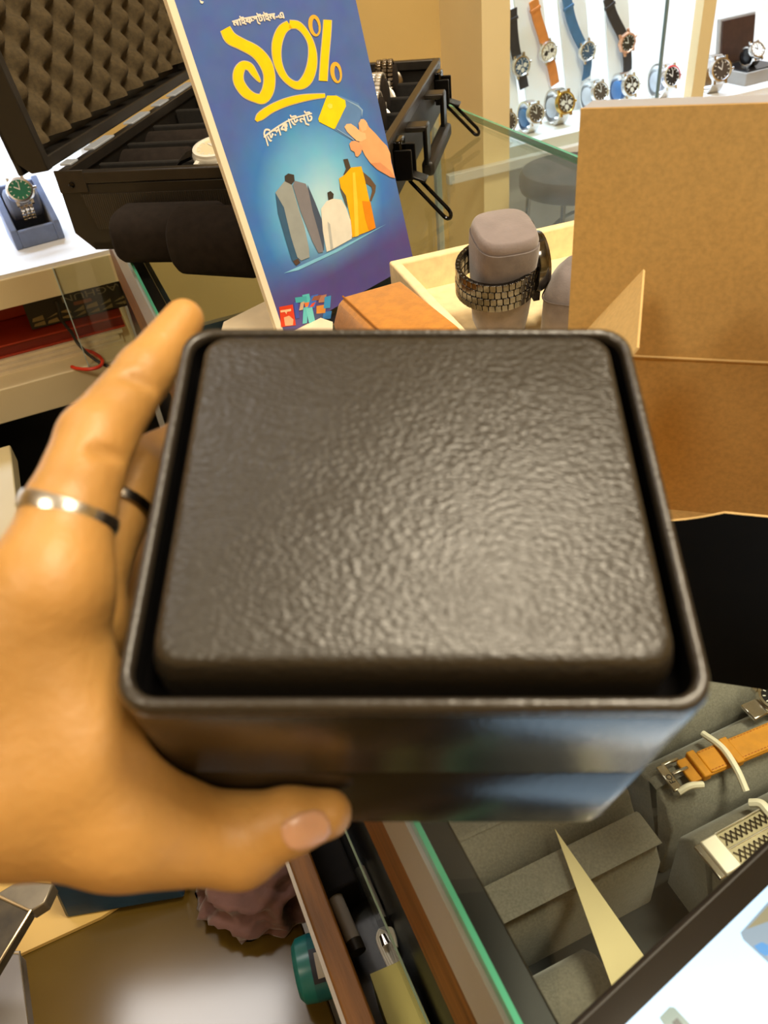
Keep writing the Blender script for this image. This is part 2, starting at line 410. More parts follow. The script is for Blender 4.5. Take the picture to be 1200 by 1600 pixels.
def text_mesh(body, size):
    c = bpy.data.curves.new('t', 'FONT'); c.body = body; c.size = size; c.resolution_u = 3
    o = bpy.data.objects.new('t', c); COL.objects.link(o); bpy.context.view_layer.update()
    me = bpy.data.meshes.new_from_object(o.evaluated_get(bpy.context.evaluated_depsgraph_get()))
    v = np.array([q.co[:] for q in me.vertices]) if len(me.vertices) else np.zeros((0, 3)); f = [list(p.vertices) for p in me.polygons]
    bpy.data.objects.remove(o); bpy.data.curves.remove(c); bpy.data.meshes.remove(me)
    return v, f
v_, f_ = text_mesh('FO', .0052)
MB().add([(-.0125 - q[1] + .0018, q[0] - .0045, .00215) for q in v_], f_).build('engraving', DARKM, buckle, smooth=False)
# white elastic cords holding things down
CORD = mat('white_plastic', (240, 234, 214), 0.45, noise=(60, .03))
def cord(label, pts, r, parent=None):
    o = MB().tube(spline(pts, 6), r, 8).build('elastic_tie', CORD, parent); return tag(o, label, 'cord', 'white cords in the counter display')
q = [px_z(1098, 1146, zs + .002), px_z(1128, 1168, zs + .006), px_z(1150, 1200, zs + .006), px_z(1166, 1236, zs)]
cord('curved white plastic cord laid over the orange strap', q, .0021)
q = [px_z(1060, 1238, zs), px_z(1078, 1228, zs + .002), px_z(1098, 1226, zs)]
cord('short white plastic cord beside the steel buckle', q, .0021)
q = [px_z(1172, 1255, zs), px_z(1188, 1256, zs + .003), px_z(1200, 1268, zs + .003), px_z(1215, 1290, zs)]
cord('white plastic cord above the mesh bracelet', q, .0028)
# mesh bracelet with big polished clasp
p0 = (px_z(1118, 1306, zs) + px_z(1150, 1361, zs)) / 2; p1 = (px_z(1200, 1272, zs) + px_z(1235, 1300, zs)) / 2
mb = thing('bracelet_watch', 'steel mesh bracelet with polished clasp beside the tablet', 'watch', frame(p0, p1 - p0, zdir=(0, 0, 1)))
MW = 0.0215
MB().box((-.004, 0, .0015), (.011, MW, .004)).build('clasp', mat('bright_polished_steel', (250, 244, 230), .35, .5, noise=(40, .02)), mb, bevel=.0008)
MB().box((-.0110, 0, .0002), (.005, MW, .0025)).build('clasp_flap', STEEL, mb, bevel=.0006)
MB().box((.03, 0, .001), (.058, MW * .96, .0016)).build('backing', mat('dull_steel', (176, 166, 138), 0.35, .9, noise=(80, .1)), mb, bevel=.0004)
for row in (-1, 1):
    for dirn in (-1, 1):
        for k in range(14):
            x = .005 + k * .0036
            MB().box((x, row * MW * .25, .0022), (.0075, .0008, .0007), Matrix.Translation((x, row * MW * .25, 0)) @ Matrix.Rotation(dirn * .95, 4, 'Z') @ Matrix.Translation((-x, -row * MW * .25, 0))).build('mesh_wire', STEELD, mb, smooth=False)
for y in (-MW * .5, 0, MW * .5):
    MB().box((.03, y, .0024), (.058, .0011, .0012)).build('rib', SILVER, mb, bevel=.0003, seg=1)
# steel watch at the upper right of the display
pt = px_z(1212, 1096, ZC + .002)
wt = thing('wrist_watch', 'steel watch head at frame edge behind the orange strap', 'watch', rotz(pt, TH))
watch_head(wt, Matrix.Identity(4), .013, STEEL, DIALK)
MB().box((-.018, 0, .002), (.012, .013, .003)).build('end_link', STEEL, wt, bevel=.0008)

# ------------------------------------------------------------------ pulled-out drawer beside the counter, lower desk
DZ = -0.20
dr = thing('open_drawer', 'open black lined drawer with brown wooden rail below the counter', 'drawer', CF)
cbox('rail', 0.0035, 0.0185, -0.4, 0.40, DZ - .09, DZ, WOOD, dr, .0015)
cbox('rail_edge', 0.0012, 0.0035, -0.4, 0.40, DZ - .09, DZ - .003, mat('pale_edge_band', (188, 182, 172), .4, noise=(10, .05)), dr)
cbox('drawer_floor', 0.0185, 0.0535, -0.4, 0.40, DZ - .09, DZ - .082, BLACKL, dr)
cbox('drawer_end', 0.0185, 0.0535, 0.385, 0.40, DZ - .082, DZ - .01, BLACKL, dr)
cbox('lining_step', 0.0185, 0.0435, 0.275, 0.385, DZ - .082, DZ - .05, mat('black_felt', (24, 23, 24), .9, noise=(80, .2)), dr, .002)
cbox('glass_pane', 0.0440, 0.0452, -0.4, 0.383, DZ - .08, DZ, GLASS, dr)
cbox('pane_edge', 0.0439, 0.0453, -0.4, 0.383, DZ, DZ + .0006, mat('pane_edge_pale', (128, 150, 122), .25, noise=(30, .05)), dr)
def in_px(x, y, z): return px_z(x, y, z)
ROD = mat('grey_plastic_rod', (196, 190, 178), .45, noise=(40, .06))
def rod(p, q, r, label):
    t = thing('plastic_rod', label, 'rod', Matrix.Identity(4), 'grey rod and its reflection in the drawer')
    MB().tube([p, p.lerp(q, .85)], r, 12).build('shaft', ROD, t)
    MB().tube([p.lerp(q, .85), q], r * 1.08, 12).build('cap', mat('dark_olive_cap', (58, 52, 40), .5, noise=(40, .1)), t)
rz_ = DZ - .06
a0 = in_px(514, 1378, rz_); a1 = in_px(560, 1488, rz_)
rod(a0, a1, .0052, 'grey plastic rod lying against the wooden drawer rail')
b0 = AB(.049, to_ab(in_px(573, 1352, rz_))[1], rz_ + .0); b1 = AB(.049, to_ab(in_px(614, 1448, rz_))[1], rz_)  # solid copy of the rod stands in for its mirror image in the pane
rod(b0, b1, .0038, 'reflection of the grey rod in the glass pane, modelled solid')
# charging cable and sticky note
ch = thing('charging_cable', 'coiled white charging cable beside yellow sticky note', 'cable', Matrix.Identity(4))
for k, off in enumerate((0, 5, 10)):
    pts = [px_z(x, y, DZ - .05) for x, y in ((612 + off, 1520), (598 + off * .8, 1490), (590 + off * .8, 1468), (594 + off * .6, 1453), (606 + off * .5, 1451), (614 + off * .2, 1462), (620, 1480))]
    MB().tube(spline(pts, 5), .0011, 8).build('loop', CORD, ch)
MB().tube([px_z(598, 1462, DZ - .045), px_z(603, 1478, DZ - .045)], .0024, 10).build('plug', SILVER, ch)
NOTE = mat('yellow_green_paper', (196, 188, 110), .7, noise=(12, .06))
nq = [px_z(578, 1522, DZ - .03), px_z(628, 1500, DZ - .03), px_z(690, 1640, DZ - .03), px_z(630, 1670, DZ - .03)]
nt_ = thing('sticky_notes', 'pad of yellow green sticky notes in the drawer', 'notepad', Matrix.Identity(4))
for k in range(4):
    MB().loft([[p + Vector((0, 0, -.0015 * k - .0012)) for p in nq], [p + Vector((0, 0, -.0015 * k)) for p in nq]]).build('sheet', NOTE, nt_, smooth=False)
MB().loft([[p + Vector((0, 0, -.052)) for p in nq], [p + Vector((0, 0, -.0062)) for p in nq]]).build('pad_block', NOTE, nt_, smooth=False)

# lower desk with a clear sheet on it
LZ = -0.36
DESK = mat('shaded_desk_laminate', (82, 64, 24), 0.12, noise=(5, .18), spec=.40, bump=('noise', 9, .04, .002))  # base darkened to carry the shadow lying over the desk
ld = thing('low_desk', 'low tan desk covered with a glossy clear sheet', 'desk', CF)
cbox('desk_top', -0.75, -0.002, -0.6, 0.60, LZ - .02, LZ, DESK, ld, .002)
cbox('desk_body', -0.74, -0.012, -0.6, 0.58, -0.99, LZ - .02, CREAM, ld)
SHEET = glass_mat('clear_sheet', (240, 236, 220), .05)
# cream board at the far end of the desk
p = [px_z(x, y, LZ + .001) for x, y in ((-20, 1520), (36, 1493), (160, 1436), (215, 1400), (215, 1330), (-20, 1330))]
m = MB(); m.loft([[q + Vector((0, 0, 0)) for q in p], [q + Vector((0, 0, .004)) for q in p]])
tag(m.build('cutting_board', mat('cream_board', (192, 160, 92), .4, noise=(8, .06)), smooth=False), 'flat cream board at the far end of tan desk', 'board')
# dark blue bag
bagm = mat('dark_blue_paper', (18, 48, 70), .4, noise=(30, .25), bump=('noise', 40, .3, .003))
bp = px_z(103, 1436, LZ + .005); bq = px_z(290, 1404, LZ + .005)
bag = thing('gift_bag', 'dark blue paper bag lying behind the hand on the desk', 'bag', frame(bp, bq - bp, zdir=(0, 0, 1)))
BL = (bq - bp).length
prof = [[(0, 0, .0), (BL, .0, 0), (BL * 1.1, .16, 0), (-.03, .16, 0)], [(.004, .004, .05), (BL * .9, .012, .045), (BL * 1.05, .16, .05), (-.02, .16, .055)]]
MB().loft(prof).build('bag_body', bagm, bag, bevel=.003)
MB().loft([[(.01, .006, .051), (BL * .5, .008, .049), (BL * .5, .15, .055), (0, .15, .056)], [(.01, .006, .053), (BL * .5, .008, .051), (BL * .5, .15, .058), (0, .15, .058)]]).build('folded_flap', bagm, bag, smooth=False)
MB().tube(spline([(BL * .4, .1, .057), (BL * .5, .12, .085), (BL * .65, .12, .085), (BL * .75, .1, .055)], 5), .0016, 8).build('handle', bagm, bag)
# mauve crumpled cloth
cl_c = px_z(405, 1400, LZ)
random.seed(4)
bm = bmesh.new(); bmesh.ops.create_icosphere(bm, subdivisions=5, radius=1)
from mathutils import noise as mn
for v in bm.verts:
    n = v.co.normalized()
    q = 1 - abs(mn.noise(n * 1.7 + Vector((3, 1, 2)))) * .55 - abs(mn.noise(n * 3.3 + Vector((7, 3, 1)))) * .22 + mn.noise(n * 7) * .03
    v.co = Vector((n.x * .064 * q, n.y * .056 * q, max(-.3, n.z) * .046 * q + .0138 * q))
me = bpy.data.meshes.new('crumpled_cloth'); bm.to_mesh(me); bm.free()
me.materials.append(mat('mauve_cloth', (98, 68, 64), .85, noise=(60, .12), bump=('noise', 300, .2, .001), sheen=.3))
me.polygons.foreach_set('use_smooth', [True] * len(me.polygons))
clo = bpy.data.objects.new('crumpled_cloth', me); COL.objects.link(clo); clo.location = cl_c + Vector((0.004, 0.012, 0.001))
tag(clo, 'crumpled mauve cloth on the desk under the thumb', 'cloth')
# teal jar lying beside rail
tp = px_z(462, 1520, LZ + .023); tq = px_z(540, 1496, LZ + .023)
tj = thing('plastic_jar', 'teal plastic jar with pale label beside the wooden rail', 'jar', frame(tp + Vector((0, 0, 0)), (tq - tp), zdir=(0, 0, 1)))
TEAL = mat('teal_plastic', (24, 118, 122), .3, noise=(30, .08))
ym = Matrix.Rotation(math.pi / 2, 4, 'Y')
MB().lathe([(.001, 0), (.018, 0.0005), (.0222, .004), (.0232, .011), (.0232, .07), (.021, .074)], 32, ym).build('body', TEAL, tj)
MB().lathe([(.0234, .013), (.0234, .016), (.0236, .03), (.0234, .058)], 32, ym, False, False).build('shoulder', mat('deep_teal_plastic', (20, 96, 108), .3, noise=(30, .08)), tj)
for nm, xx, hw, mt_, off in (('label_border', .026, .50, mat('navy_print', (22, 30, 52), .5, noise=(30, .1)), .0239), ('label', .026, .36, mat('pale_grey_label', (172, 168, 160), .5, noise=(30, .05)), .0242)):
    loops = []
    for k in range(9):
        a = 1.95 + (k / 8 - .5) * 2 * hw; w_ = .009 if nm == 'label' else .0125
        loops.append([(xx - w_, off * math.cos(a), off * math.sin(a)), (xx + w_, off * math.cos(a), off * math.sin(a))])
    MB().loft(loops, None, False, False, closed=False).build(nm, mt_, tj)
# photo frame and grey laptop at lower left
def slab(name, label, cat, pts, z, th, mt_, edge=None):
    P = [px_z(x, y, z) for x, y in pts]
    t = thing(name, label, cat, Matrix.Translation(P[0]))
    P = [q - P[0] for q in P]
    MB().loft([[q - Vector((0, 0, th)) for q in P], P]).build('slab', mt_, t, bevel=.001)
    if edge:
        MB().tube([q + Vector((0, 0, .0006)) for q in P], .0011, 8, closed=True).build('rim', edge, t)
    return t
MARB = mat('mottled_dark_stone', (26, 22, 16), .5, noise=(60, .6), col2=(70, 62, 46))
slab('stone_tray', 'dark mottled tray with pale rim under the wrist', 'tray', [(48, 1424), (-12, 1524), (-260, 1500), (-240, 1392), (-12, 1396)], -.16, .008, MARB, mat('pale_metal_rim', (206, 186, 150), .3, .7, noise=(40, .05)))
slab('steel_pen_box', 'slim grey case beside the stone tray edge', 'case', [(84, 1380), (70, 1410), (48, 1424), (-12, 1400), (30, 1375)], -.162, .01, mat('grey_case_metal', (120, 112, 96), .35, .6, noise=(60, .2)))
slab('laptop', 'closed grey laptop at the lower left frame edge', 'laptop', [(31, 1489), (46, 1612), (-300, 1640), (-300, 1480)], -.25, .012, mat('grey_laptop_shell', (132, 130, 132), .4, .3, noise=(8, .04)), mat('bright_trim', (226, 226, 224), .25, .8, noise=(30, .03)))

# cream side desk at far left, dark recess
sdk = thing('side_desk', 'cream side desk standing left beyond the hand', 'desk', CF)
cbox('desk_top', -0.9, -0.165, 0.72, 1.10, -.33, -.30, mat('dull_cream_laminate', (186, 170, 128), .5, noise=(6, .05)), sdk, .002)
cbox('desk_body', -0.88, -0.18, 0.73, 1.09, -.99, -.33, BLACKL, sdk)

# ------------------------------------------------------------------ left display cabinet with books below
LB = 1.257
lc = thing('display_cabinet', 'cream display cabinet with lit white shelf left of the black case', 'cabinet', CF)
cbox('white_shelf', -1.3, 0.080, LB, 1.72, -.126, -.12, WHITEL, lc)
cbox('fascia', -1.3, 0.082, LB - .004, 1.72, -.168, -.126, CREAM, lc, .001)
cbox('lower_shelf', -1.3, 0.05, LB - .004, 1.72, -.345, -.288, CREAM, lc, .002)
cbox('back_panel', -1.3, 0.082, 1.72, 1.74, -.99, .30, WHITEL, lc)
cbox('end_glass', 0.080, 0.084, LB, 1.72, -.12, .0, GLASS, lc)
cbox('end_panel', 0.052, 0.056, LB + .02, 1.72, -.345, -.168, GLASS, lc)
cbox('glass_pane', -0.03, 0.05, LB - .0075, LB - .0045, -.288, -.125, GLASS, lc)
cbox('pane_edge', -0.0315, -0.03, LB - .0075, LB - .0045, -.288, -.125, PALEEDGE, lc)
cbox('kickboard', -1.3, 0.05, LB + .12, 1.72, -.99, -.345, BLACKL, lc)
area('cabinet_strip_lamp', tuple(AB(-.35, 1.68, .24)), 0.9, 0.05, 5.5, COOL, tuple(AB(-.35, 1.60, -.12)))

# watch stands in the cabinet
STAND = mat('blue_grey_velvet', (120, 136, 172), .85, noise=(60, .1), sheen=.3)
def watch_stand(m, label):
    t = thing('watch_stand', label, 'watch stand', m, 'watch stands in the left cabinet')
    fr = MB()
    W, D, H = .074, .085, .052
    # wedge box: low front, high back with a recess frame
    side = [(-D / 2, 0), (D / 2, 0), (D / 2, H * 1.5), (-D / 2, H * .55)]
    for sx in (-1, 1):
        loops = [[(sx * (W / 2 - .010) , y, z) for y, z in side], [(sx * W / 2, y, z) for y, z in side]]
        MB().loft(loops).build('side_wall', STAND, t, bevel=.0015)
    MB().box((0, -D / 2 + .005, H * .25), (W - .02, .010, H * .5)).build('front_wall', STAND, t, bevel=.0015)
    MB().box((0, D / 2 - .005, H * .72), (W - .02, .010, H * 1.44)).build('back_wall', STAND, t, bevel=.0015)
    MB().box((0, 0, .004), (W - .02, D - .02, .008)).build('recess_floor', mat('dark_recess', (62, 52, 44), .9, noise=(40, .1)), t, smooth=False)
    MB().lathe([(.018, -.024), (.023, -.02), (.023, .02), (.018, .024)], 24, Matrix.Translation((0, .008, H * 1.01)) @ Matrix.Rotation(math.pi / 2, 4, 'Y')).build('pillow', STAND, t)
    return t
sp = px_z(58, 376, -.12)
sa, sb = to_ab(sp)
SM = rotz(AB(sa + .0, sb + .02, -.12), TH + .12)
watch_stand(SM, 'blue grey velvet stand holding the green dial watch')
gw = thing('wrist_watch', 'steel bracelet watch with green dial on blue grey stand', 'watch', SM)
gz = Vector((0, -.0125, .0720)); gn = Vector((-.02, -.76, .65)).normalized()
ghm = frame(gz, (1, 0, 0), zdir=gn)
watch_head(gw, ghm, .0205, SILVER, DIALG)
arc = [Vector((0, .008 + .031 * math.cos(t_), .0525 + .031 * math.sin(t_))) for t_ in [math.radians(k) for k in range(35, 118, 10)]]
links_along(gw, arc, (1, 0, 0), .021, .004, SILVER, 3)
arc = [Vector((0, .008 + .031 * math.cos(t_), .0525 + .031 * math.sin(t_))) for t_ in [math.radians(k) for k in range(172, 232, 10)]]
links_along(gw, arc, (1, 0, 0), .020, .004, SILVER, 3)
watch_stand(rotz(AB(sa - .115, sb + .015, -.12), TH + .1), 'blue grey velvet stand cut by the left frame edge')

# books and papers on the lower shelf
RED = mat('red_board', (172, 52, 22), .55, noise=(14, .15))
PAPER = mat('cream_paper', (222, 206, 176), .75, noise=(40, .06))
pp = thing('paper_stack', 'stack of white papers under the red folder', 'papers', CF)
for k, (x0, x1, dz) in enumerate(((-.34, .035, 0), (-.36, .03, .006), (-.33, .038, .012))):
    cbox('paper_sheaf', x0, x1, 1.30 + .008 * k, 1.56, -.288 + dz, -.288 + dz + .0055, PAPER, pp)
rf = thing('folder', 'flat dark red folder on top of the paper stack', 'folder', CF)
cbox('cover', -.36, .045, 1.322, 1.58, -.252, -.249, RED, rf, .0008)
cbox('leaves', -.355, .043, 1.326, 1.575, -.267, -.252, mat('dark_red_edge', (122, 30, 16), .6, noise=(60, .15), stretch=(1, 1, 20)), rf)
cbox('cover', -.36, .045, 1.322, 1.58, -.270, -.267, RED, rf, .0008)
rb = thing('red_box', 'tall dark red box behind the patterned black book', 'box', CF)
cbox('box_body', -.40, -.02, 1.42, 1.56, -.248, -.185, RED, rb, .0015)
cbox('box_lid', -.402, -.018, 1.418, 1.562, -.185, -.172, RED, rb, .001)
# patterned black book
bl, br_ = px_b(56, 530, 1.35), px_b(214, 503, 1.35)
bx = (br_ - bl).normalized(); blen = (br_ - bl).length
bl.z = br_.z = -.2475
bx = (br_ - bl).normalized(); blen = (br_ - bl).length
bt = thing('patterned_book', 'black book with tan lattice pattern and upside down lettering', 'book', frame(bl, bx, zdir=(0, 0, 1)))
bk = Matrix.Rotation(math.radians(-18), 4, 'X')
BH = .105
MB().box((blen / 2, .0015, BH / 2), (blen, .003, BH), bk).build('front_cover', mat('black_book_cover', (26, 23, 20), .5, noise=(30, .2)), bt, bevel=.0006)
MB().box((blen / 2, .0095, BH / 2), (blen - .004, .013, BH - .004), bk).build('pages', PAPER, bt, smooth=False)
MB().box((blen / 2, .0175, BH / 2), (blen, .003, BH), bk).build('back_cover', mat('black_book_cover', (26, 23, 20)), bt, bevel=.0006)
TANP = mat('tan_print', (150, 136, 98), .6, noise=(30, .1))
random.seed(11)
pat = MB()
cells = []
nx_ = 7
for i in range(nx_):
    x0 = blen * (.03 + .94 * i / nx_); x1 = blen * (.03 + .94 * (i + .86) / nx_)
    for j, (za, zb) in enumerate(((.003, .0095), (.011, .0185))):
        k1, k2 = random.uniform(-.006, .006), random.uniform(-.005, .005)
        if random.random() < .5: tri = [(x0, za), (x1, za + max(0, k1)), (x1, zb + k2 * .4)]
        else: tri = [(x0, za + max(0, k2)), (x1, za), (x1 + k1 * .5, zb), (x0 + .002, zb - .002)]
        pat.add([(x, -.0003, z) for x, z in tri], [list(range(len(tri)))], bk)
pat.build('lattice_print', TANP, bt, smooth=False)
v_, f_ = text_mesh('AGHUN', .0145)
v_, f_ = np.array(v_), f_
MB().add([(blen * .92 - q[0] * 1.75, -.0004, .0385 - q[1]) for q in v_], f_, bk).build('title_print', mat('grey_print', (140, 132, 112), .6, noise=(30, .05)), bt, smooth=False)
MB().add([(x, -.0004, z) for x, z in rrect(blen * .46, .0205, blen * .64, .0262, .002)], [list(range(28))], bk).build('badge_print', mat('rust_print', (140, 84, 54), .6, noise=(40, .2)), bt, smooth=False)
# cables on the shelf
def cable(name, label, pts, r, mt_):
    o = MB().tube(spline(pts, 8), r, 8).build(name, mt_); return tag(o, label, 'cable')
BZ = 1.30
cable('black_cable', 'thin black cable hanging in front of the patterned book', [px_b(x, y, b) for x, y, b in ((88, 470, 1.315), (97, 500, 1.31), (112, 520, 1.29), (122, 537, 1.275), (142, 557, 1.262), (165, 571, 1.245), (195, 580, 1.235), (230, 584, 1.23))], .0026, mat('black_rubber', (22, 20, 18), .5, noise=(40, .1)))
cable('red_cable', 'looped red cable on the lower cabinet shelf', [px_z(x, y, -.2845) for x, y in ((108, 548), (125, 546), (143, 550), (156, 558), (160, 566), (155, 573), (140, 577), (122, 576), (112, 573))], .0028, mat('red_rubber', (214, 52, 20), .45, noise=(40, .08)))

# ------------------------------------------------------------------ wall display with watches (right background)
WB = 1.838
wc = thing('wall_display', 'lit white wall display full of watches behind the carton', 'cabinet', CF)
cbox('display_floor', 1.078, 2.9, WB, 2.33, -.338, -.325, WHITEL, wc)
cbox('floor_lip', 0.90, 2.9, WB - .02, WB, -.345, -.322, mat('pale_lip', (222, 226, 226), .3, noise=(10, .03)), wc, .002)
cbox('back_panel', 1.078, 2.9, 2.30, 2.335, -.325, .62, WHITEL, wc)
cbox('pillar', 1.006, 1.079, WB, 2.335, -.99, 1.2, PALEW, wc)
cbox('pillar', 1.628, 1.668, WB, WB + .03, -.325, 1.2, PALEW, wc)
cbox('sliding_glass', 1.080, 1.5165, WB + .002, WB + .006, -.325, .6, GLASS, wc)
cbox('glass_edge', 1.5165, 1.5215, WB, WB + .008, -.325, .6, mat('grey_green_edge', (120, 140, 140), .3, noise=(30, .05)), wc)
cbox('display_ceiling', 1.078, 2.9, WB, 2.335, .62, .64, WHITEL, wc)
cbox('base_panel', 1.079, 2.9, WB + .04, 2.33, -.99, -.345, mat('pale_grey_panel', (188, 190, 190), .4, noise=(8, .04)), wc)
area('display_strip_lamp', tuple(AB(1.40, 1.99, .60)), 0.5, 0.2, 3.4, COOL, tuple(AB(1.40, 2.02, -.32)))
area('display_strip_lamp', tuple(AB(2.05, 1.95, .60)), 0.7, 0.2, 4.6, COOL, tuple(AB(2.05, 2.05, -.32)))
area('display_strip_lamp', tuple(AB(1.36, 1.88, .58)), 0.5, 0.04, 1.2, COOL, tuple(AB(1.36, 2.2, -.2)))

# slanted white risers with strap watches lying on them
def strap_watch(label, path, head_px, r, strap_mat, case, dial, octo=False, sub=0, plane_b=2.02, bezel=None):
    """path: pixels of the strap centre from top to bottom, on an upright riser standing at plane_b"""
    hp = px_b(head_px[0], head_px[1], plane_b)
    t = thing('wrist_watch', label, 'watch', Matrix.Translation(hp), 'strap watches hung on white risers')
    P = [px_b(x, y, plane_b) - hp for x, y in path]
    up = (P[0] - P[-1]).normalized(); nrm = Vector(-BX)
    # riser behind the watch
    side = nrm.cross(up).normalized()
    top, bot = P[0] + up * .10, P[-1] - up * .02
    k = len(P); hi = min(range(k), key=lambda i: P[i].length)
    upper = [q + nrm * .004 for q in P[:hi + 1]]; lower = [q + nrm * .004 for q in P[hi:]]
    MB().ribbon(spline(upper, 6), side, r * 1.02, .004).build('strap_upper', strap_mat, t)
    MB().ribbon(spline(lower, 6), side, r * .98, .004).build('strap_lower', strap_mat, t)
    i = max(1, hi - 2)
    c_ = (P[0] + P[1]) / 2
    MB().box((0, 0, 0), (r * 1.2, r * .28, .007), frame(c_ + nrm * .004, side, zdir=nrm)).build('keeper', strap_mat, t, bevel=.001)
    watch_head(t, frame(nrm * .004, -side if side.x < 0 else side, zdir=nrm), r, case, dial, bezel, sub, octo=octo)
    return t
LORANGE = mat('tan_orange_leather', (210, 128, 58), .5, noise=(60, .1))
LBLUE = mat('blue_rubber_strap', (60, 108, 150), .5, noise=(60, .1))
LBLACK = mat('black_leather_strap', (30, 32, 40), .5, noise=(60, .1))
PB = 2.03
strap_watch('black strap watch with dark chronograph dial beside the cream pillar', [(799, 14), (800, 45), (804, 78), (811, 102), (815, 122), (818, 137)], (811, 102), .026, LBLACK, STEEL, DIALB, sub=3, plane_b=PB)
strap_watch('tan orange strap watch with white dial on white riser', [(832, 0), (838, 28), (847, 56), (853, 80), (861, 104), (866, 131)], (853, 80), .0255, LORANGE, SILVER, DIALW, sub=2, plane_b=PB)
strap_watch('blue strap watch with blue dial on white riser', [(883, -8), (891, 30), (902, 58), (913, 78), (917, 100), (914, 122)], (914, 79), .0255, LBLUE, SILVER, DIALB, plane_b=PB)
strap_watch('black strap watch with rose gold octagonal case', [(948, -4), (955, 22), (968, 48), (976, 66), (979, 92), (979, 112)], (976, 66), .027, LBLACK, ROSE, DIALK, octo=True, plane_b=PB)
# risers: white slanted boards behind the strap watches
rs = thing('display_riser', 'white slanted riser boards behind the hanging strap watches', 'riser', CF)
for x_, w_ in ((1.20, .10), (1.305, .10), (1.43, .10), (1.565, .09)):
    mm = Matrix.Translation((x_, PB + .012, -.325)) @ Matrix.Rotation(math.radians(-10), 4, 'Y')
    MB().box((0, .003, .22), (w_ * .8, .006, .44), mm).build('board', WHITEL, rs, smooth=False)

vy = math.radians(-70)
blueh = mat('blue_plastic_cuff', (74, 128, 190), .4, noise=(30, .1)); clearh = mat('clear_plastic_cuff', (206, 214, 226), .3, noise=(30, .05))
dst = sroom('trim_2', 1.082, 2.4, 1.845, 2.02, -.325, -.298, WHITEL, label='low white step carrying the row of standing watches')
def sw(label, px, py, b, yaw, r, case, dial, band, **k):
    q = px_b(px, py, b); loc = Vector((q.x - math.cos(yaw) * r * 1.2, q.y - math.sin(yaw) * r * 1.2, -.2978))
    return loop_watch(label, loc, yaw, r, case, dial, band, **k)
sw('steel watch with dark dial half hidden by the cream pillar', 793, 178, 1.88, vy, .0255, STEEL, DIALGY, STEEL)
sw('steel watch with square grey dial on a blue cuff', 836, 168, 1.90, vy, .0250, SILVER, DIALGY, SILVER, cushion_mat=blueh)
sw('gold bezel chronograph standing next to the carton corner', 882, 165, 1.91, vy, .0285, GOLD, DIALGY, STEEL, bezel=GOLD, sub=3, cushion_mat=clearh)
sw('small steel watch with dark dial below the blue strap watch', 936, 146, 1.95, vy, .0265, SILVER, DIALGY, SILVER, cushion_mat=clearh)
sw('steel chronograph with dark dial and blue cuff', 984, 136, 1.94, vy, .0275, SILVER, DIALK, SILVER, sub=3, cushion_mat=blueh)
sw('steel watch with red and black bezel by the glass edge', 1046, 130, 1.93, vy, .029, SILVER, DIALK, SILVER, ring=mat('red_bezel', (190, 40, 40), .3, noise=(30, .05)), cushion_mat=clearh)
sw('large steel watch with dark dial beside the open brown box', 1124, 116, 1.88, math.radians(-85), .031, STEEL, DIALGY, STEEL)
# open brown watch box with a white dial watch
q = px_b(1165, 140, 1.95)
ob = thing('presentation_box', 'open dark brown presentation box with pale grey front', 'box', rotz((q.x, q.y, -.3248), TH + .05))
BRN = mat('dark_brown_leather', (58, 36, 26), .5, noise=(40, .2)); PG = mat('pale_grey_card', (150, 146, 138), .6, noise=(20, .05))
MB().box((0, 0, .03), (.13, .11, .06)).build('box_base', PG, ob, bevel=.002)
MB().box((0, 0, .0615), (.118, .098, .003)).build('inner_bed', BLACKL, ob, smooth=False)
lm_ = Matrix.Translation((0, .055, .06)) @ Matrix.Rotation(math.radians(-8), 4, 'X')
MB().box((0, .006, .06), (.13, .012, .12), lm_).build('lid', PG, ob, bevel=.002)
MB().box((0, -.003, .06), (.118, .006, .108), lm_).build('lid_lining', BRN, ob, bevel=.001)
bx_m = ob.matrix_world.copy()
loop_watch('white dial watch lying in the open brown box', None, 0, .024, STEEL, DIALW, STEEL, tilt=.75, m=bx_m @ Matrix.Translation((-.012, -.005, .063)) @ Matrix.Rotation(math.radians(-95), 4, 'Z'), rx=.027, rz=.024, cushion_mat=BLACKL)

# customer stool beyond the counter
q0 = px_z(898, 292, -.36)
stl = thing('bar_stool', 'round brown stool with thin steel legs beyond the counter', 'stool', Matrix.Translation((q0.x, q0.y, -1.0)))
SEATM = mat('mottled_brown_seat', (70, 56, 48), .5, noise=(12, .5))
MB().lathe([(.10, .635), (.128, .64), (.132, .65), (.132, .672), (.124, .684), (.08, .688)], 40).build('seat', SEATM, stl)
for k in range(4):
    a = math.pi / 4 + k * math.pi / 2 + .3
    MB().tube([(.11 * math.cos(a), .11 * math.sin(a), .64), (.15 * math.cos(a), .15 * math.sin(a), .0)], .006, 8).build('leg', STEELD, stl)
MB().tube([(.118 * math.cos(k * math.pi / 12), .118 * math.sin(k * math.pi / 12), .46) for k in range(24)], .005, 8, closed=True).build('footrest', STEELD, stl)
for s_ in (-1, 1):
    MB().tube([(s_ * .1 * math.cos(t_), -.075, .50 + .11 * math.sin(t_)) for t_ in [k * math.pi / 12 for k in range(13)]], .004, 8).build('arch_brace', STEELD, stl)

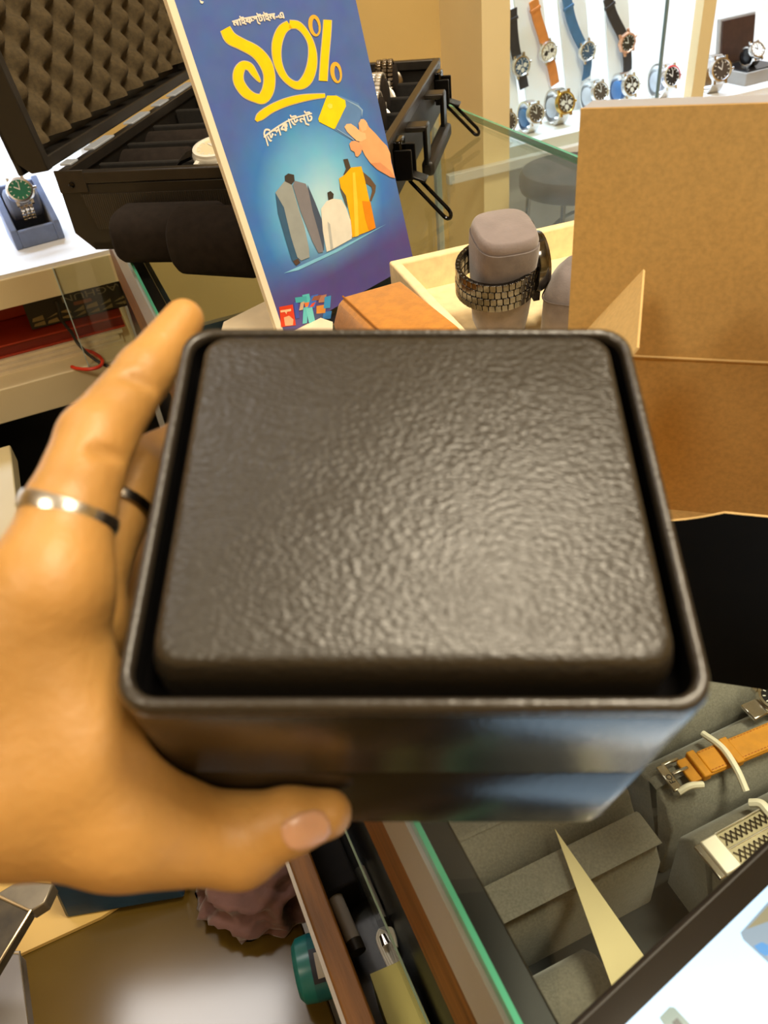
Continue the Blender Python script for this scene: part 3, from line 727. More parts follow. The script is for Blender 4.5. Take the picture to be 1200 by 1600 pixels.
# ------------------------------------------------------------------ open watch case (black attache case)
cx = Vector((0.9657, -0.2596, 0)); cy = Vector((0.2596, 0.9657, 0))
CM = frame(Vector((-.2902, .8711, 0.0)), cx, zdir=(0, 0, 1))
cs = thing('watch_case', 'open black aluminium watch case with grey egg crate foam lid', 'case', CM)
CW, CDp, CH = .335, .44, .08
BLK = mat('black_case_vinyl', (26, 23, 20), .45, noise=(60, .15))
RIBM = mat('black_ribbed_panel', (40, 35, 29), .4, noise=(40, .1), bump=('wave', 130, .5, .001), stretch=(1, .3, .6))
ALU = mat('dark_anodised_frame', (58, 54, 50), .35, .6, noise=(60, .1))
CHRM = mat('black_chrome', (44, 44, 48), .12, 1.0, noise=(60, .1))
t_ = .006
# walls
prof = [(.018, 0), (CW - .018, 0), (CW, .018), (CW, CH - .012), (0, CH - .012), (0, .018)]
MB().loft([[(x, 0, z) for x, z in prof], [(x, t_, z) for x, z in prof]]).build('side_wall', BLK, cs, bevel=.001)
MB().loft([[(x, CDp - t_, z) for x, z in prof], [(x, CDp, z) for x, z in prof]]).build('side_wall', BLK, cs, bevel=.001)
MB().box((t_ / 2, CDp / 2, (CH - .012 + .018) / 2), (t_, CDp - .012, CH - .03)).build('hinge_wall', BLK, cs, smooth=False)
MB().box((CW - t_ / 2, CDp / 2, (CH - .012 + .018) / 2), (t_, CDp - .012, CH - .03)).build('latch_wall', BLK, cs, smooth=False)
MB().box((CW / 2, CDp / 2, .004), (CW - .036, CDp, .008)).build('case_bottom', BLK, cs, smooth=False)
MB().prism([(.03, .022), (CW - .03, .022), (CW - .03, CH - .022), (.022, CH - .022)], 0, .0012, Matrix.Rotation(math.pi / 2, 4, 'X')).build('ribbed_panel', RIBM, cs, smooth=False)
# rim frame
for nm, c_, s_ in (('frame_rail', (CW / 2, .004, CH - .006), (CW, .010, .012)), ('frame_rail', (CW / 2, CDp - .004, CH - .006), (CW, .010, .012)), ('frame_rail', (.004, CDp / 2, CH - .006), (.010, CDp - .012, .012)), ('frame_rail', (CW - .004, CDp / 2, CH - .006), (.010, CDp - .012, .012))):
    MB().box(c_, s_).build(nm, ALU, cs, bevel=.0015)
for x_, y_ in ((.016, -.0015), (CW - .016, -.0015)):
    MB().lathe([(.003, 0), (.003, .0012), (.0018, .002)], 12, Matrix.Translation((x_, y_, CH - .012)) @ Matrix.Rotation(math.pi / 2, 4, 'X')).build('rivet', CHRM, cs)
    MB().box((x_ , -.0006, CH - .009), (.032, .0016, .022)).build('corner_plate', ALU, cs, bevel=.0006)
# padded floor and dividers
FOAMB = mat('black_foam', (24, 21, 18), .95, noise=(200, .3), bump=('noise', 400, .4, .001))
MB().box((CW / 2, CDp / 2, .026), (CW - .016, CDp - .016, .036)).build('foam_bed', FOAMB, cs, smooth=False)
for k in range(1, 6):
    y_ = CDp * k / 6
    MB().box((CW / 2, y_, .054), (CW - .018, .007, .026)).build('divider', FOAMB, cs, bevel=.002)
for x_ in (.115, .225):
    MB().box((x_, CDp / 2, .051), (.007, CDp - .02, .020)).build('divider', FOAMB, cs, bevel=.002)
# pillows in the near-left cells (dark arched)
PILB = mat('black_velvet', (36, 30, 26), .95, noise=(120, .2), bump=('noise', 600, .3, .0006), spec=.2)
def arch(name, c, lx, ly, h, mt_, parent):
    n = 12; prof = [(-ly / 2 + ly * k / n, h * math.sin(math.pi * k / n) ** .6) for k in range(n + 1)]
    loops = [[(c[0] + x, c[1] + y * q, c[2] + z * q) for y, z in prof] for x, q in ((-lx / 2, .8), (-lx / 2 + .004, 1), (lx / 2 - .004, 1), (lx / 2, .8))]
    return MB().loft(loops).build(name, mt_, parent, angle=60)
for x_, y_ in ((.06, .038), (.06, .11), (.06, .18), (.17, .11)):
    arch('cell_pillow', (x_, y_, .040), .085, .052, .030, PILB, cs)
# hinges along the left rail
for y_, L_ in ((.03, .016), (.10, .05), (.20, .05), (.27, .03), (.34, .07), (.41, .02)):
    MB().box((.001, y_, CH + .0012), (.013, L_, .0022)).build('hinge', mat('blue_lit_hinge_plate', (196, 206, 222), .3, .35, noise=(40, .05)), cs, bevel=.0005)  # pale blue base stands in for blue light reflected by the plates
# latches on the right side
def latch(y_):
    lp = MB().box((CW + .004, y_, CH - .022), (.010, .026, .034)).build('latch_plate', CHRM, cs, bevel=.002)
    MB().box((CW + .010, y_ - .012, CH - .028), (.018, .003, .03)).box((CW + .010, y_ + .012, CH - .028), (.018, .003, .03)).build('latch_cheek', BLACKM, lp, bevel=.001)
    MB().box((CW + .020, y_, CH - .042), (.024, .020, .003), Matrix.Translation((CW + .02, y_, CH - .042)) @ Matrix.Rotation(math.radians(20), 4, 'Y') @ Matrix.Translation((-CW - .02, -y_, -CH + .042))).build('latch_lever', BLACKM, lp, bevel=.001)
    pts = []
    A_ = Vector((CW + .016, y_, CH - .044)); D_ = Vector((.050, -.030, -.040)).normalized()
    sdv = Vector((.25, 1, 0.25)).normalized()
    for k in range(9): pts.append(A_ + sdv * .0065 + D_ * .052 * k / 8)
    for k in range(1, 8):
        a = math.pi * k / 8; pts.append(A_ + D_ * (.052 + .0065 * math.sin(a)) + sdv * .0065 * math.cos(a))
    for k in range(9): pts.append(A_ - sdv * .0065 + D_ * .052 * (8 - k) / 8)
    MB().tube(pts, .0021, 8, closed=True).build('latch_loop', CHRM, lp)
latch(.085); latch(.385)
def handle_post(y_):
    MB().box((CW + .010, y_, CH - .014), (.026, .024, .006)).build('handle_bracket', ALU, cs, bevel=.0015)
    MB().box((CW + .021, y_, CH - .032), (.005, .024, .040)).build('handle_bracket', BLACKM, cs, bevel=.0015)
handle_post(.16); handle_post(.30)
MB().box((CW + .022, .23, CH - .056), (.014, .16, .016)).build('handle', BLK, cs, bevel=.004, seg=3)
# lid: hinged along local y at x = 0, opened a little beyond upright
LM = CM @ Matrix.Translation((-.006, 0, CH + .002)) @ Matrix.Rotation(math.radians(-97), 4, 'Y')
LH = .33; LD = .036
LMl = CM.inverted() @ LM
def lidbox(nm, c_, s_, mt_, bev=.0015): return MB().box(c_, s_, LMl).build(nm, mt_, cs, bevel=bev)
# lid local: x up along the open lid, y along hinge, z towards outside (left)
lshell = lidbox('lid_shell', (LH / 2, CDp / 2, LD - .003), (LH, CDp, .006), BLK)
prof = [(.0, 0), (LH, 0), (LH, LD - .016), (LH - .016, LD), (.016, LD), (0, LD - .016)]
def lid_side(y0, y1): MB().loft([[(x, y0, z) for x, z in prof], [(x, y1, z) for x, z in prof]], LMl).build('lid_side', BLK, cs, bevel=.001)
lid_side(0, .010); lid_side(CDp - .010, CDp)
lidbox('lid_rail', (.006, CDp / 2, LD / 2 - .004), (.012, CDp - .02, LD - .012), BLK)
lidbox('lid_rail', (LH - .006, CDp / 2, LD / 2 - .004), (.012, CDp - .02, LD - .012), BLK)
# egg crate foam
EGG = mat('olive_grey_foam', (76, 64, 42), .95, noise=(220, .22), bump=('noise', 700, .5, .0008))
nx, ny = 84, 112
x0, x1, y0, y1 = .022, LH - .014, .014, CDp - .014
ex = MB(); vv = []; ff = []
for i in range(nx + 1):
    for j in range(ny + 1):
        x = x0 + (x1 - x0) * i / nx; y = y0 + (y1 - y0) * j / ny
        s1 = math.cos(x * 2 * math.pi / .047); s2 = math.cos(y * 2 * math.pi / .047)
        h = s1 * s2
        h = .5 * (h + math.copysign(abs(h) ** .5, h)) if h > 0 else h * .8
        vv.append((x, y, .012 - .0115 * h))
for i in range(nx):
    for j in range(ny):
        k = i * (ny + 1) + j; ff.append((k, k + 1, k + ny + 2, k + ny + 1))
ex.add(vv, ff, LMl); ex.build('egg_crate_foam', EGG, lshell, angle=180)

# watches lying in the case
CHROME = mat('bright_chrome_links', (214, 210, 202), .28, .75, noise=(120, .15))
def case_watch(label, x, y, yaw, r, tilt=1.2, case=CHROME, dial=DIALGY, z=.03, head=True, rxx=.031, rzz=.026):
    return loop_watch(label, None, 0, r, case, dial, case, tilt=tilt, m=CM @ Matrix.Translation((x, y, z)) @ Matrix.Rotation(yaw, 4, 'Z'), rx=rxx, rz=rzz, links=True, head=head, group='watches in the black case', cushion_mat=PILB)
case_watch('polished steel bracelet watch in the nearest right cell of black case', .288, .205, 1.65, .020, tilt=-.5, z=.040)
case_watch('polished steel bracelet watch in the middle right cell of black case', .280, .268, 1.60, .020, tilt=-.4, z=.046)
case_watch('dark steel watch in the far right cell of black case', .272, .375, 1.7, .021, case=STEELD, tilt=-.3, z=.040)
case_watch('steel bracelet watch in the far middle cell behind the poster', .17, .33, 1.6, .020, tilt=.4, z=.034)
case_watch('steel bracelet watch near the hinge rail beside poster edge', .055, .36, 1.5, .019, tilt=.6, z=.030)
# white watch lying at the near rail
ww = thing('wrist_watch', 'white cased watch lying flat at the near rim of black case', 'watch', CM @ Matrix.Translation((.158, .046, .076)) @ Matrix.Rotation(.2, 4, 'X'))
WHC = mat('white_ceramic', (226, 222, 210), .25, noise=(30, .03))
watch_head(ww, Matrix.Identity(4), .024, WHC, mat('cream_dial', (214, 202, 168), .35, noise=(30, .06)))
MB().ribbon([(-.024, 0, .004), (-.036, 0, 0), (-.046, 0, -.008), (-.052, 0, -.020)], (0, 1, 0), .018, .003).build('band', BLACKM, ww)
MB().ribbon([(.024, 0, .004), (.036, 0, 0), (.046, 0, -.008), (.052, 0, -.020)], (0, 1, 0), .018, .003).build('band', BLACKM, ww)

# two black watch pillows in front of the case
def pillow(label, c, yaw, lx, ly, lz, mt_, group=None, tilt=0.0, name='watch_pillow', e=.62):
    t = thing(name, label, 'pillow', Matrix.Translation(c) @ Matrix.Rotation(yaw, 4, 'Z') @ Matrix.Rotation(tilt, 4, 'X'), group)
    loops = []
    for x, q in ((-.5, .0), (-.5, .75), (-.48, .92), (-.44, 1), (.44, 1), (.48, .92), (.5, .75), (.5, 0)):
        loop = []
        for k in range(28):
            a = 2 * math.pi * k / 28; ca, sa_ = math.cos(a), math.sin(a)
            loop.append((x * lx, math.copysign(abs(ca) ** e, ca) * ly / 2 * q, lz / 2 + math.copysign(abs(sa_) ** e, sa_) * lz / 2 * q))
        loops.append(loop)
    MB().loft(loops[1:-1]).build('pillow_body', mt_, t, angle=60)
    return t
BV = 'black watch pillows on the counter glass'
pl1 = pillow('flat black velvet pillow against the ribbed case side', px_z(268, 436, 0) + Vector((.0, .055, 0)), -.28, .108, .062, .052, PILB, BV, e=.72)
pl2 = pillow('black velvet pillow with seamed end next to poster edge', px_z(345, 446, 0) + Vector((.004, .03, 0)), -.42, .084, .062, .062, PILB, BV, e=.85)
MB().lathe([(.020, 0), (.024, .0005), (.024, .0015), (.020, .002)], 28, Matrix.Translation((.046, 0, .031)) @ Matrix.Rotation(math.pi / 2, 4, 'Y') @ Matrix.Scale(1.05, 4, (1, 0, 0))).build('end_disc', mat('black_end_cloth', (26, 22, 19), .95, noise=(120, .15)), pl2)

# ------------------------------------------------------------------ poster
PUP = Vector((-.1387, .0954, .9867)).normalized()
PU = Vector((.766, .643, 0)); PU = (PU - PUP * PU.dot(PUP)).normalized()
PN = PU.cross(PUP).normalized()                    # towards the camera side
if PN.dot(Vector(CAM)) < PN.dot(px_z(440, 528, 0)): PN = -PN
P0 = px_z(436, 530, 0.0005)
def puv(x, y):
    q = px_plane(x, y, P0, PN) - P0; return (q.dot(PU), q.dot(PUP))
e0 = puv(274, 0); e1 = puv(436, 500); g0 = puv(556, 0); g1 = puv(643, 394)
PLx = (e0[0] + e1[0]) / 2; PRx = (g0[0] + g1[0]) / 2
PT = 0.36
PM = frame(P0, PU, ydir=PUP)
if (Vector((PM[0][2], PM[1][2], PM[2][2])).dot(PN)) < 0: raise SystemExit('poster flipped')
po = thing('discount_poster', 'blue standing card poster with yellow Bengali ten percent lettering', 'poster', PM)
PCOL = bpy.data.materials.new('poster_print'); PCOL.use_nodes = True
def poster_bg():
    nt = PCOL.node_tree; L = nt.links; b = nt.nodes['Principled BSDF']; b.inputs['Roughness'].default_value = .45
    tc = nt.nodes.new('ShaderNodeTexCoord'); mp = nt.nodes.new('ShaderNodeMapping')
    cuv = puv(505, 318)
    mp.vector_type = 'TEXTURE'
    mp.inputs['Location'].default_value = (cuv[0], cuv[1], 0); mp.inputs['Rotation'].default_value = (0, 0, 0); mp.inputs['Scale'].default_value = (.092, .098, 1)
    L.new(tc.outputs['Object'], mp.inputs[0])
    gr = nt.nodes.new('ShaderNodeTexGradient'); gr.gradient_type = 'SPHERICAL'; L.new(mp.outputs[0], gr.inputs[0])
    cr = nt.nodes.new('ShaderNodeValToRGB'); e = cr.color_ramp.elements
    e[0].position = 0.0; e[0].color = lin((76, 104, 174)); e[1].position = 1.0; e[1].color = lin((184, 226, 242))
    k = e.new(.30); k.color = lin((58, 122, 200)); k = e.new(.62); k.color = lin((110, 186, 230))
    L.new(gr.outputs['Fac'], cr.inputs[0])
    # violet fade towards the foot of the card (printed)
    sx = nt.nodes.new('ShaderNodeSeparateXYZ'); L.new(tc.outputs['Object'], sx.inputs[0])
    mr = nt.nodes.new('ShaderNodeMapRange'); v1 = puv(520, 430)[1]; v2 = puv(520, 355)[1]
    mr.inputs['From Min'].default_value = v1; mr.inputs['From Max'].default_value = v2; L.new(sx.outputs[1], mr.inputs['Value'])
    mx = nt.nodes.new('ShaderNodeMix'); mx.data_type = 'RGBA'
    L.new(mr.outputs[0], mx.inputs[0]); mx.inputs[6].default_value = lin((84, 74, 140)); L.new(cr.outputs[0], mx.inputs[7])
    n = nt.nodes.new('ShaderNodeTexNoise'); n.inputs['Scale'].default_value = 60; L.new(tc.outputs['Object'], n.inputs['Vector'])
    m2 = nt.nodes.new('ShaderNodeMix'); m2.data_type = 'RGBA'; m2.blend_type = 'SOFT_LIGHT'; m2.inputs[0].default_value = .25
    L.new(mx.outputs[2], m2.inputs[6]); L.new(n.outputs['Color'], m2.inputs[7]); L.new(m2.outputs[2], b.inputs['Base Color'])
poster_bg()
CARDW = mat('white_card_edge', (236, 222, 196), .7, noise=(40, .03))
PRx_ = PRx
MB().box(((PLx + PRx_) / 2, PT / 2, -.0016), (PRx_ - PLx, PT, .0032)).build('card_print', PCOL, po, smooth=False)
EW = puv(274, 0)[0] - puv(262, 0)[0]
MB().box((PLx - EW / 2, PT / 2, -.0022), (EW, PT, .0044)).build('card_edge', CARDW, po, smooth=False)
MB().box(((PLx + PRx_) / 2, PT / 2, -.0042), (PRx_ - PLx, PT, .0010)).build('card_back', CARDW, po, smooth=False)
MB().box(((PLx + PRx_) / 2 + .01, .075, -.004 - .022), (.06, .0025, .16), Matrix.Translation((0, .0, -.002)) @ Matrix.Rotation(math.radians(-62), 4, 'X') @ Matrix.Translation((0, -.03, .03))).build('easel_strut', CARDW, po, smooth=False)
def flat(name, pts, col, lay, rough=.45, mt_=None):
    """flat print: polygon given by photo points, laid on the card"""
    P = [puv(x, y) for x, y in pts]
    m_ = MB(); m_.add([(u, v, lay * .00012) for u, v in P], [list(range(len(P)))])
    return m_.build(name, mt_ or mat('print_%d_%d_%d' % tuple(col), col, rough, noise=(90, .05)), po, smooth=False)
def c5(X, Y): return (340 + X / 5.4545, Y / 5.456)
def c6(X, Y): return (400 + X / 5.0, 230 + Y / 5.0)
def stroke(name, pts, col, lay, conv, n=8, grow=0.0):
    """pts: (x, y, half width) centre line, photo-crop units"""
    S = spline(pts, n); Lf, Rt = [], []
    for i, p in enumerate(S):
        a = S[max(i - 1, 0)]; b = S[min(i + 1, len(S) - 1)]; d = np.array([b[0] - a[0], b[1] - a[1]]); d /= (np.linalg.norm(d) + 1e-9)
        nn = np.array([-d[1], d[0]]); h = max(p[2], .5) + grow
        Lf.append(puv(*conv(p[0] + nn[0] * h, p[1] + nn[1] * h))); Rt.append(puv(*conv(p[0] - nn[0] * h, p[1] - nn[1] * h)))
    m_ = MB(); N = len(Lf)
    m_.add([(u, v, lay * .00012) for u, v in Lf + Rt], [(i, i + 1, N + i + 1, N + i) for i in range(N - 1)])
    return m_.build(name, mat('print_%d_%d_%d' % tuple(col), col, .45, noise=(90, .05)), po, smooth=False)
YEL = (250, 206, 12); PALE = (196, 186, 170)
def glyph(name, pts):
    g_ = stroke(name, pts, YEL, 3, c5); o_ = stroke(name + '_outline', pts, PALE, 2, c5, grow=7); o_.parent = g_
glyph('digit_one', [(62, 245, 42), (110, 325, 50), (200, 375, 46), (320, 440, 48), (400, 530, 50), (438, 640, 46), (430, 760, 48), (385, 835, 46), (320, 835, 34), (240, 790, 40), (180, 700, 42), (178, 615, 42), (215, 560, 36), (270, 570, 30), (310, 625, 24), (345, 675, 14), (362, 702, 2)])
glyph('digit_zero', [(610, 208, 34), (545, 260, 40), (505, 370, 40), (505, 500, 34), (540, 610, 28), (600, 690, 24), (680, 728, 32), (750, 690, 44), (795, 590, 42), (808, 470, 34), (790, 360, 24), (740, 270, 24), (680, 215, 30), (610, 208, 34)])
def rings(name, cx_, cy_, rx_, ry_, w_):
    pts = [(cx_ + (rx_ - w_) * math.cos(a) + 10 * math.sin(a), cy_ + (ry_ - w_) * math.sin(a), w_ * (.8 + .3 * math.cos(a + 2.4))) for a in [2 * math.pi * k / 12 for k in range(13)]]
    stroke(name, pts, (222, 176, 60), 3, c5); 
rings('percent_ring', 828, 222, 56, 96, 17)
rings('percent_ring', 1012, 622, 53, 94, 17)
glyph('percent_bar', [(936, 170, 32), (928, 300, 33), (912, 480, 33), (898, 690, 33)])
glyph('underline_swash', [(325, 1030, 10), (365, 990, 32), (450, 930, 32), (560, 880, 32), (680, 845, 30), (800, 825, 22), (915, 815, 14)])
def arc_text(name, body, path, hgt, col, lay, halo):
    v, f = text_mesh(body, 1.0)
    if not len(v): return
    v[:, 0] -= v[:, 0].min(); v[:, 0] /= v[:, 0].max(); yb = v[:, 1]
    S = spline(path, 10); S = np.array(S); seg = np.r_[0, np.cumsum(np.linalg.norm(np.diff(S[:, :2], axis=0), axis=1))]; seg /= seg[-1]
    V = []
    for q in v:
        t = q[0]; x = np.interp(t, seg, S[:, 0]); y = np.interp(t, seg, S[:, 1]); s_ = np.interp(t, seg, S[:, 2])
        x2 = np.interp(min(t + .02, 1), seg, S[:, 0]) - np.interp(max(t - .02, 0), seg, S[:, 0]); y2 = np.interp(min(t + .02, 1), seg, S[:, 1]) - np.interp(max(t - .02, 0), seg, S[:, 1])
        d = math.hypot(x2, y2); nx_, ny_ = y2 / d, -x2 / d
        # letters lean with the poster's upright edge
        ux, uy = -.28, -1.0; L_ = math.hypot(ux, uy)
        h = q[1] * s_ * hgt
        V.append(puv(*c5(x + ux / L_ * h, y + uy / L_ * h)))
    for k, (dx, dy) in enumerate(((0, 0), (.0005, 0), (0, .0005), (.0004, .0004))):
        m_ = MB(); m_.add([(u + dx, w_ + dy, (lay + .3 * k) * .00012) for u, w_ in V], f)
        m_.build(name, mat('print_%d_%d_%d' % tuple(col), col, .45, noise=(90, .03)), po, smooth=False)
WHT = (238, 232, 220)
arc_text('top_line_lettering', 'লাইফস্টাইল-এ', [(135, 235, 1), (250, 205, 1), (400, 182, 1), (565, 158, 1)], 82, WHT, 3, 4)
arc_text('lower_lettering', 'িডসকাউন্ট', [(415, 1255, 1.25), (520, 1165, 1.1), (640, 1085, .95), (815, 1030, .9)], 118, WHT, 3, 4)
# hand with card
flat('card_clear', [c5(*q) for q in ((1000, 800), (1200, 880), (1230, 960), (1150, 1200), (980, 1100))], (92, 134, 192), 2)
flat('card_yellow', [c5(*q) for q in ((930, 815), (1010, 815), (1085, 855), (1092, 905), (1000, 1095), (985, 1100), (865, 1040), (855, 1015))], (244, 214, 20), 3)
flat('card_coin', [c5(*q) for q in ((930, 900), (950, 880), (975, 890), (975, 920), (950, 930))], (246, 226, 90), 4)
SK = (232, 170, 120)
def c2(X, Y): return (260 + X / 2.4, Y / 2.4)
flat('printed_hand', [c2(*q) for q in ((722, 492), (719, 462), (730, 446), (746, 452), (758, 476), (782, 500), (808, 530), (826, 548), (838, 575), (842, 610), (850, 640), (856, 668), (838, 664), (818, 652), (790, 636), (764, 612), (744, 584), (732, 560), (722, 540))], SK, 4)
flat('printed_thumb', [c2(*q) for q in ((666, 476), (674, 465), (690, 464), (708, 476), (726, 494), (744, 500), (748, 520), (730, 532), (712, 528), (694, 512), (676, 494))], (242, 188, 140), 5)
flat('printed_finger', [c2(*q) for q in ((684, 540), (692, 530), (706, 528), (722, 534), (734, 552), (728, 574), (716, 588), (708, 586), (704, 570), (690, 562))], (226, 160, 116), 5)
flat('printed_finger', [c2(*q) for q in ((720, 470), (726, 448), (738, 446), (752, 462), (748, 486), (732, 496))], (240, 184, 136), 5)
flat('wrist_shade', [c2(*q) for q in ((764, 612), (800, 610), (838, 640), (856, 668), (838, 664), (818, 652), (790, 636))], (214, 146, 104), 5)
flat('card_rim', [c2(*q) for q in ((638, 482), (700, 522), (704, 528), (640, 487))], (140, 180, 220), 5)
flat('card_rim', [c2(*q) for q in ((648, 362), (720, 396), (736, 412), (732, 440), (730, 414), (716, 400))], (140, 176, 216), 3)
# three outfits
flat('stage_band', [c6(*q) for q in ((215, 985), (620, 800), (1020, 598), (640, 815), (330, 960))], (128, 196, 232), 2)
flat('outfit_sleeve', [c6(*q) for q in ((150, 360), (205, 430), (290, 720), (320, 880), (280, 890), (240, 760), (170, 520))], (52, 92, 128), 3)
flat('outfit_sleeve', [c6(*q) for q in ((400, 290), (460, 430), (510, 560), (530, 740), (530, 810), (480, 700), (430, 480))], (66, 82, 108), 3)
flat('outfit_neck', [c6(*q) for q in ((222, 225), (250, 205), (295, 215), (300, 262), (275, 292), (225, 270))], (58, 54, 54), 3)
flat('waistcoat', [c6(*q) for q in ((148, 355), (220, 265), (278, 295), (330, 480), (375, 620), (412, 790), (415, 860), (350, 885), (320, 860), (270, 700), (215, 470))], (150, 158, 160), 4)
flat('waistcoat', [c6(*q) for q in ((300, 262), (385, 285), (405, 330), (440, 500), (480, 640), (520, 790), (520, 820), (485, 825), (440, 740), (400, 640), (345, 500), (284, 296))], (124, 124, 134), 4)
flat('outfit_hand', [c6(*q) for q in ((285, 890), (325, 870), (345, 900), (310, 925))], (80, 62, 54), 4)
flat('kurta_neck', [c6(*q) for q in ((555, 355), (580, 342), (605, 365), (600, 410), (565, 425))], (56, 50, 48), 3)
flat('white_kurta', [c6(*q) for q in ((505, 480), (550, 420), (600, 402), (665, 410), (700, 470), (740, 580), (748, 680), (745, 715), (600, 795), (550, 818), (520, 660))], (226, 224, 214), 4)
flat('kurta_fold', [c6(*q) for q in ((555, 580), (575, 600), (600, 790), (580, 800))], (182, 186, 186), 5)
flat('sari_arm', [c6(*q) for q in ((830, 190), (890, 240), (935, 300), (930, 350), (900, 420), (885, 420), (905, 340), (900, 310), (840, 270))], (98, 78, 62), 3)
flat('sari_arm', [c6(*q) for q in ((650, 260), (680, 300), (710, 430), (712, 480), (690, 430), (655, 330))], (80, 84, 82), 3)
flat('sari_neck', [c6(*q) for q in ((680, 95), (715, 90), (738, 160), (715, 220), (680, 215), (700, 170))], (70, 62, 56), 3)
flat('sari', [c6(*q) for q in ((645, 245), (690, 215), (740, 158), (820, 150), (845, 240), (880, 400), (910, 520), (932, 630), (880, 655), (750, 705), (735, 560), (700, 380), (660, 320))], (240, 178, 14), 4)
flat('sari_fold', [c6(*q) for q in ((825, 420), (890, 425), (932, 630), (880, 655), (850, 560))], (226, 138, 16), 5)
flat('sari_fold', [c6(*q) for q in ((750, 200), (770, 195), (790, 420), (800, 690), (770, 700))], (250, 204, 60), 5)
# foot logos
flat('red_logo', [c6(*q) for q in ((178, 1248), (285, 1228), (310, 1390), (195, 1405))], (212, 60, 28), 3)
flat('red_logo_mark', [c6(*q) for q in ((215, 1330), (255, 1315), (290, 1345), (285, 1390), (225, 1395))], (236, 170, 130), 4)
flat('red_logo_mark', [c6(*q) for q in ((188, 1275), (270, 1262), (272, 1280), (240, 1285), (236, 1305), (222, 1286), (190, 1292))], (238, 190, 150), 4)
random.seed(3)
cards = [((300, 1215), (330, 1340), (62, 82, 170)), ((305, 1175), (395, 1215), (70, 170, 180)), ((365, 1255), (400, 1380), (96, 190, 200)), ((400, 1260), (450, 1385), (110, 200, 205)), ((365, 1155), (420, 1215), (86, 190, 196)), ((415, 1160), (470, 1260), (60, 110, 200)), ((440, 1165), (500, 1200), (150, 90, 70)), ((490, 1160), (545, 1215), (176, 124, 100)), ((530, 1170), (580, 1260), (60, 150, 205)), ((470, 1240), (540, 1300), (214, 140, 60)), ((500, 1290), (585, 1345), (50, 120, 190)), ((450, 1290), (520, 1375), (70, 80, 120)), ((380, 1215), (425, 1255), (224, 120, 60)), ((425, 1220), (455, 1250), (220, 80, 50)), ((340, 1215), (370, 1275), (196, 170, 140))]
for (xa, ya), (xb, yb), cc_ in cards:
    sk_ = random.uniform(-14, 14)
    flat('printed_card', [c6(xa + sk_, ya), c6(xb + sk_, ya - 12), c6(xb - sk_, yb - 6), c6(xa - sk_, yb)], cc_, 3 + random.random())
flat('top_mark', [(311, 0), (318, 3), (316, 6), (313, 5)], WHT, 3)

# ------------------------------------------------------------------ cream tray, pillows, watch, mustard cushion
CRT = mat('cream_suede', (236, 214, 168), .9, noise=(120, .08), bump=('noise', 500, .3, .0006))
TZ = .036
tl = px_z(607, 408, TZ); tr_ = px_z(893, 344, TZ)
tdx = (tr_ - tl).normalized(); tdy = Vector((-tdx.y, tdx.x, 0))
TL = .30; TD = .20
tm = frame(Vector((tl.x, tl.y, 0)) - tdy * TD, tdx, zdir=(0, 0, 1))
ty = thing('suede_tray', 'cream suede tray holding the grey watch pillow', 'tray', tm)
tw = .009
MB().box((TL / 2, TD / 2, .004), (TL, TD, .008)).build('tray_floor', CRT, ty, smooth=False)
for nm, c_, s_ in (('tray_wall', (TL / 2, TD - tw / 2, TZ / 2), (TL, tw, TZ)), ('tray_wall', (TL / 2, tw / 2, TZ / 2), (TL, tw, TZ)), ('tray_wall', (tw / 2, TD / 2, TZ / 2), (tw, TD - 2 * tw, TZ)), ('tray_wall', (TL - tw / 2, TD / 2, TZ / 2), (tw, TD - 2 * tw, TZ))):
    MB().box(c_, s_).build(nm, CRT, ty, bevel=.002, seg=3)
# grey pillow standing, watch around it
GP = mat('taupe_suede', (110, 101, 100), .95, noise=(90, .18), bump=('noise', 600, .35, .0006), sheen=.4)
gb = px_z(783, 516, .009)
ptop = px_z(787, 350, .10)
pm = frame(Vector((gb.x + .000, gb.y + .012, .0085)), (1, .12, 0), zdir=(-.02, -.20, 1))
gp = thing('watch_pillow', 'taupe suede pillow standing upright in the cream tray', 'pillow', pm)
def soft_loop(rx_, ry_, z, e=.62, n=36): return [(math.copysign(abs(math.cos(a)) ** e, math.cos(a)) * rx_, math.copysign(abs(math.sin(a)) ** e, math.sin(a)) * ry_, z) for a in [2 * math.pi * k / n for k in range(n)]]
HP = .084
PRX, PRY = .0222, .0245
MB().loft([soft_loop(PRX * q, PRY * q, z * HP) for z, q in ((0, .78), (.03, .84), (.2, .90), (.5, .97), (.75, 1.02), (.86, 1.03), (.90, 1.02))], None, True, True).build('pillow_body', GP, gp, angle=60)
MB().loft([soft_loop(PRX * q, PRY * q, z * HP) for z, q in ((.895, .97), (.93, .985), (.965, .95), (.99, .91), (1.0, .86))]).build('end_cap', mat('taupe_suede_top', (130, 119, 118), .95, noise=(50, .12), bump=('noise', 600, .3, .0006), sheen=.4), gp, angle=60)
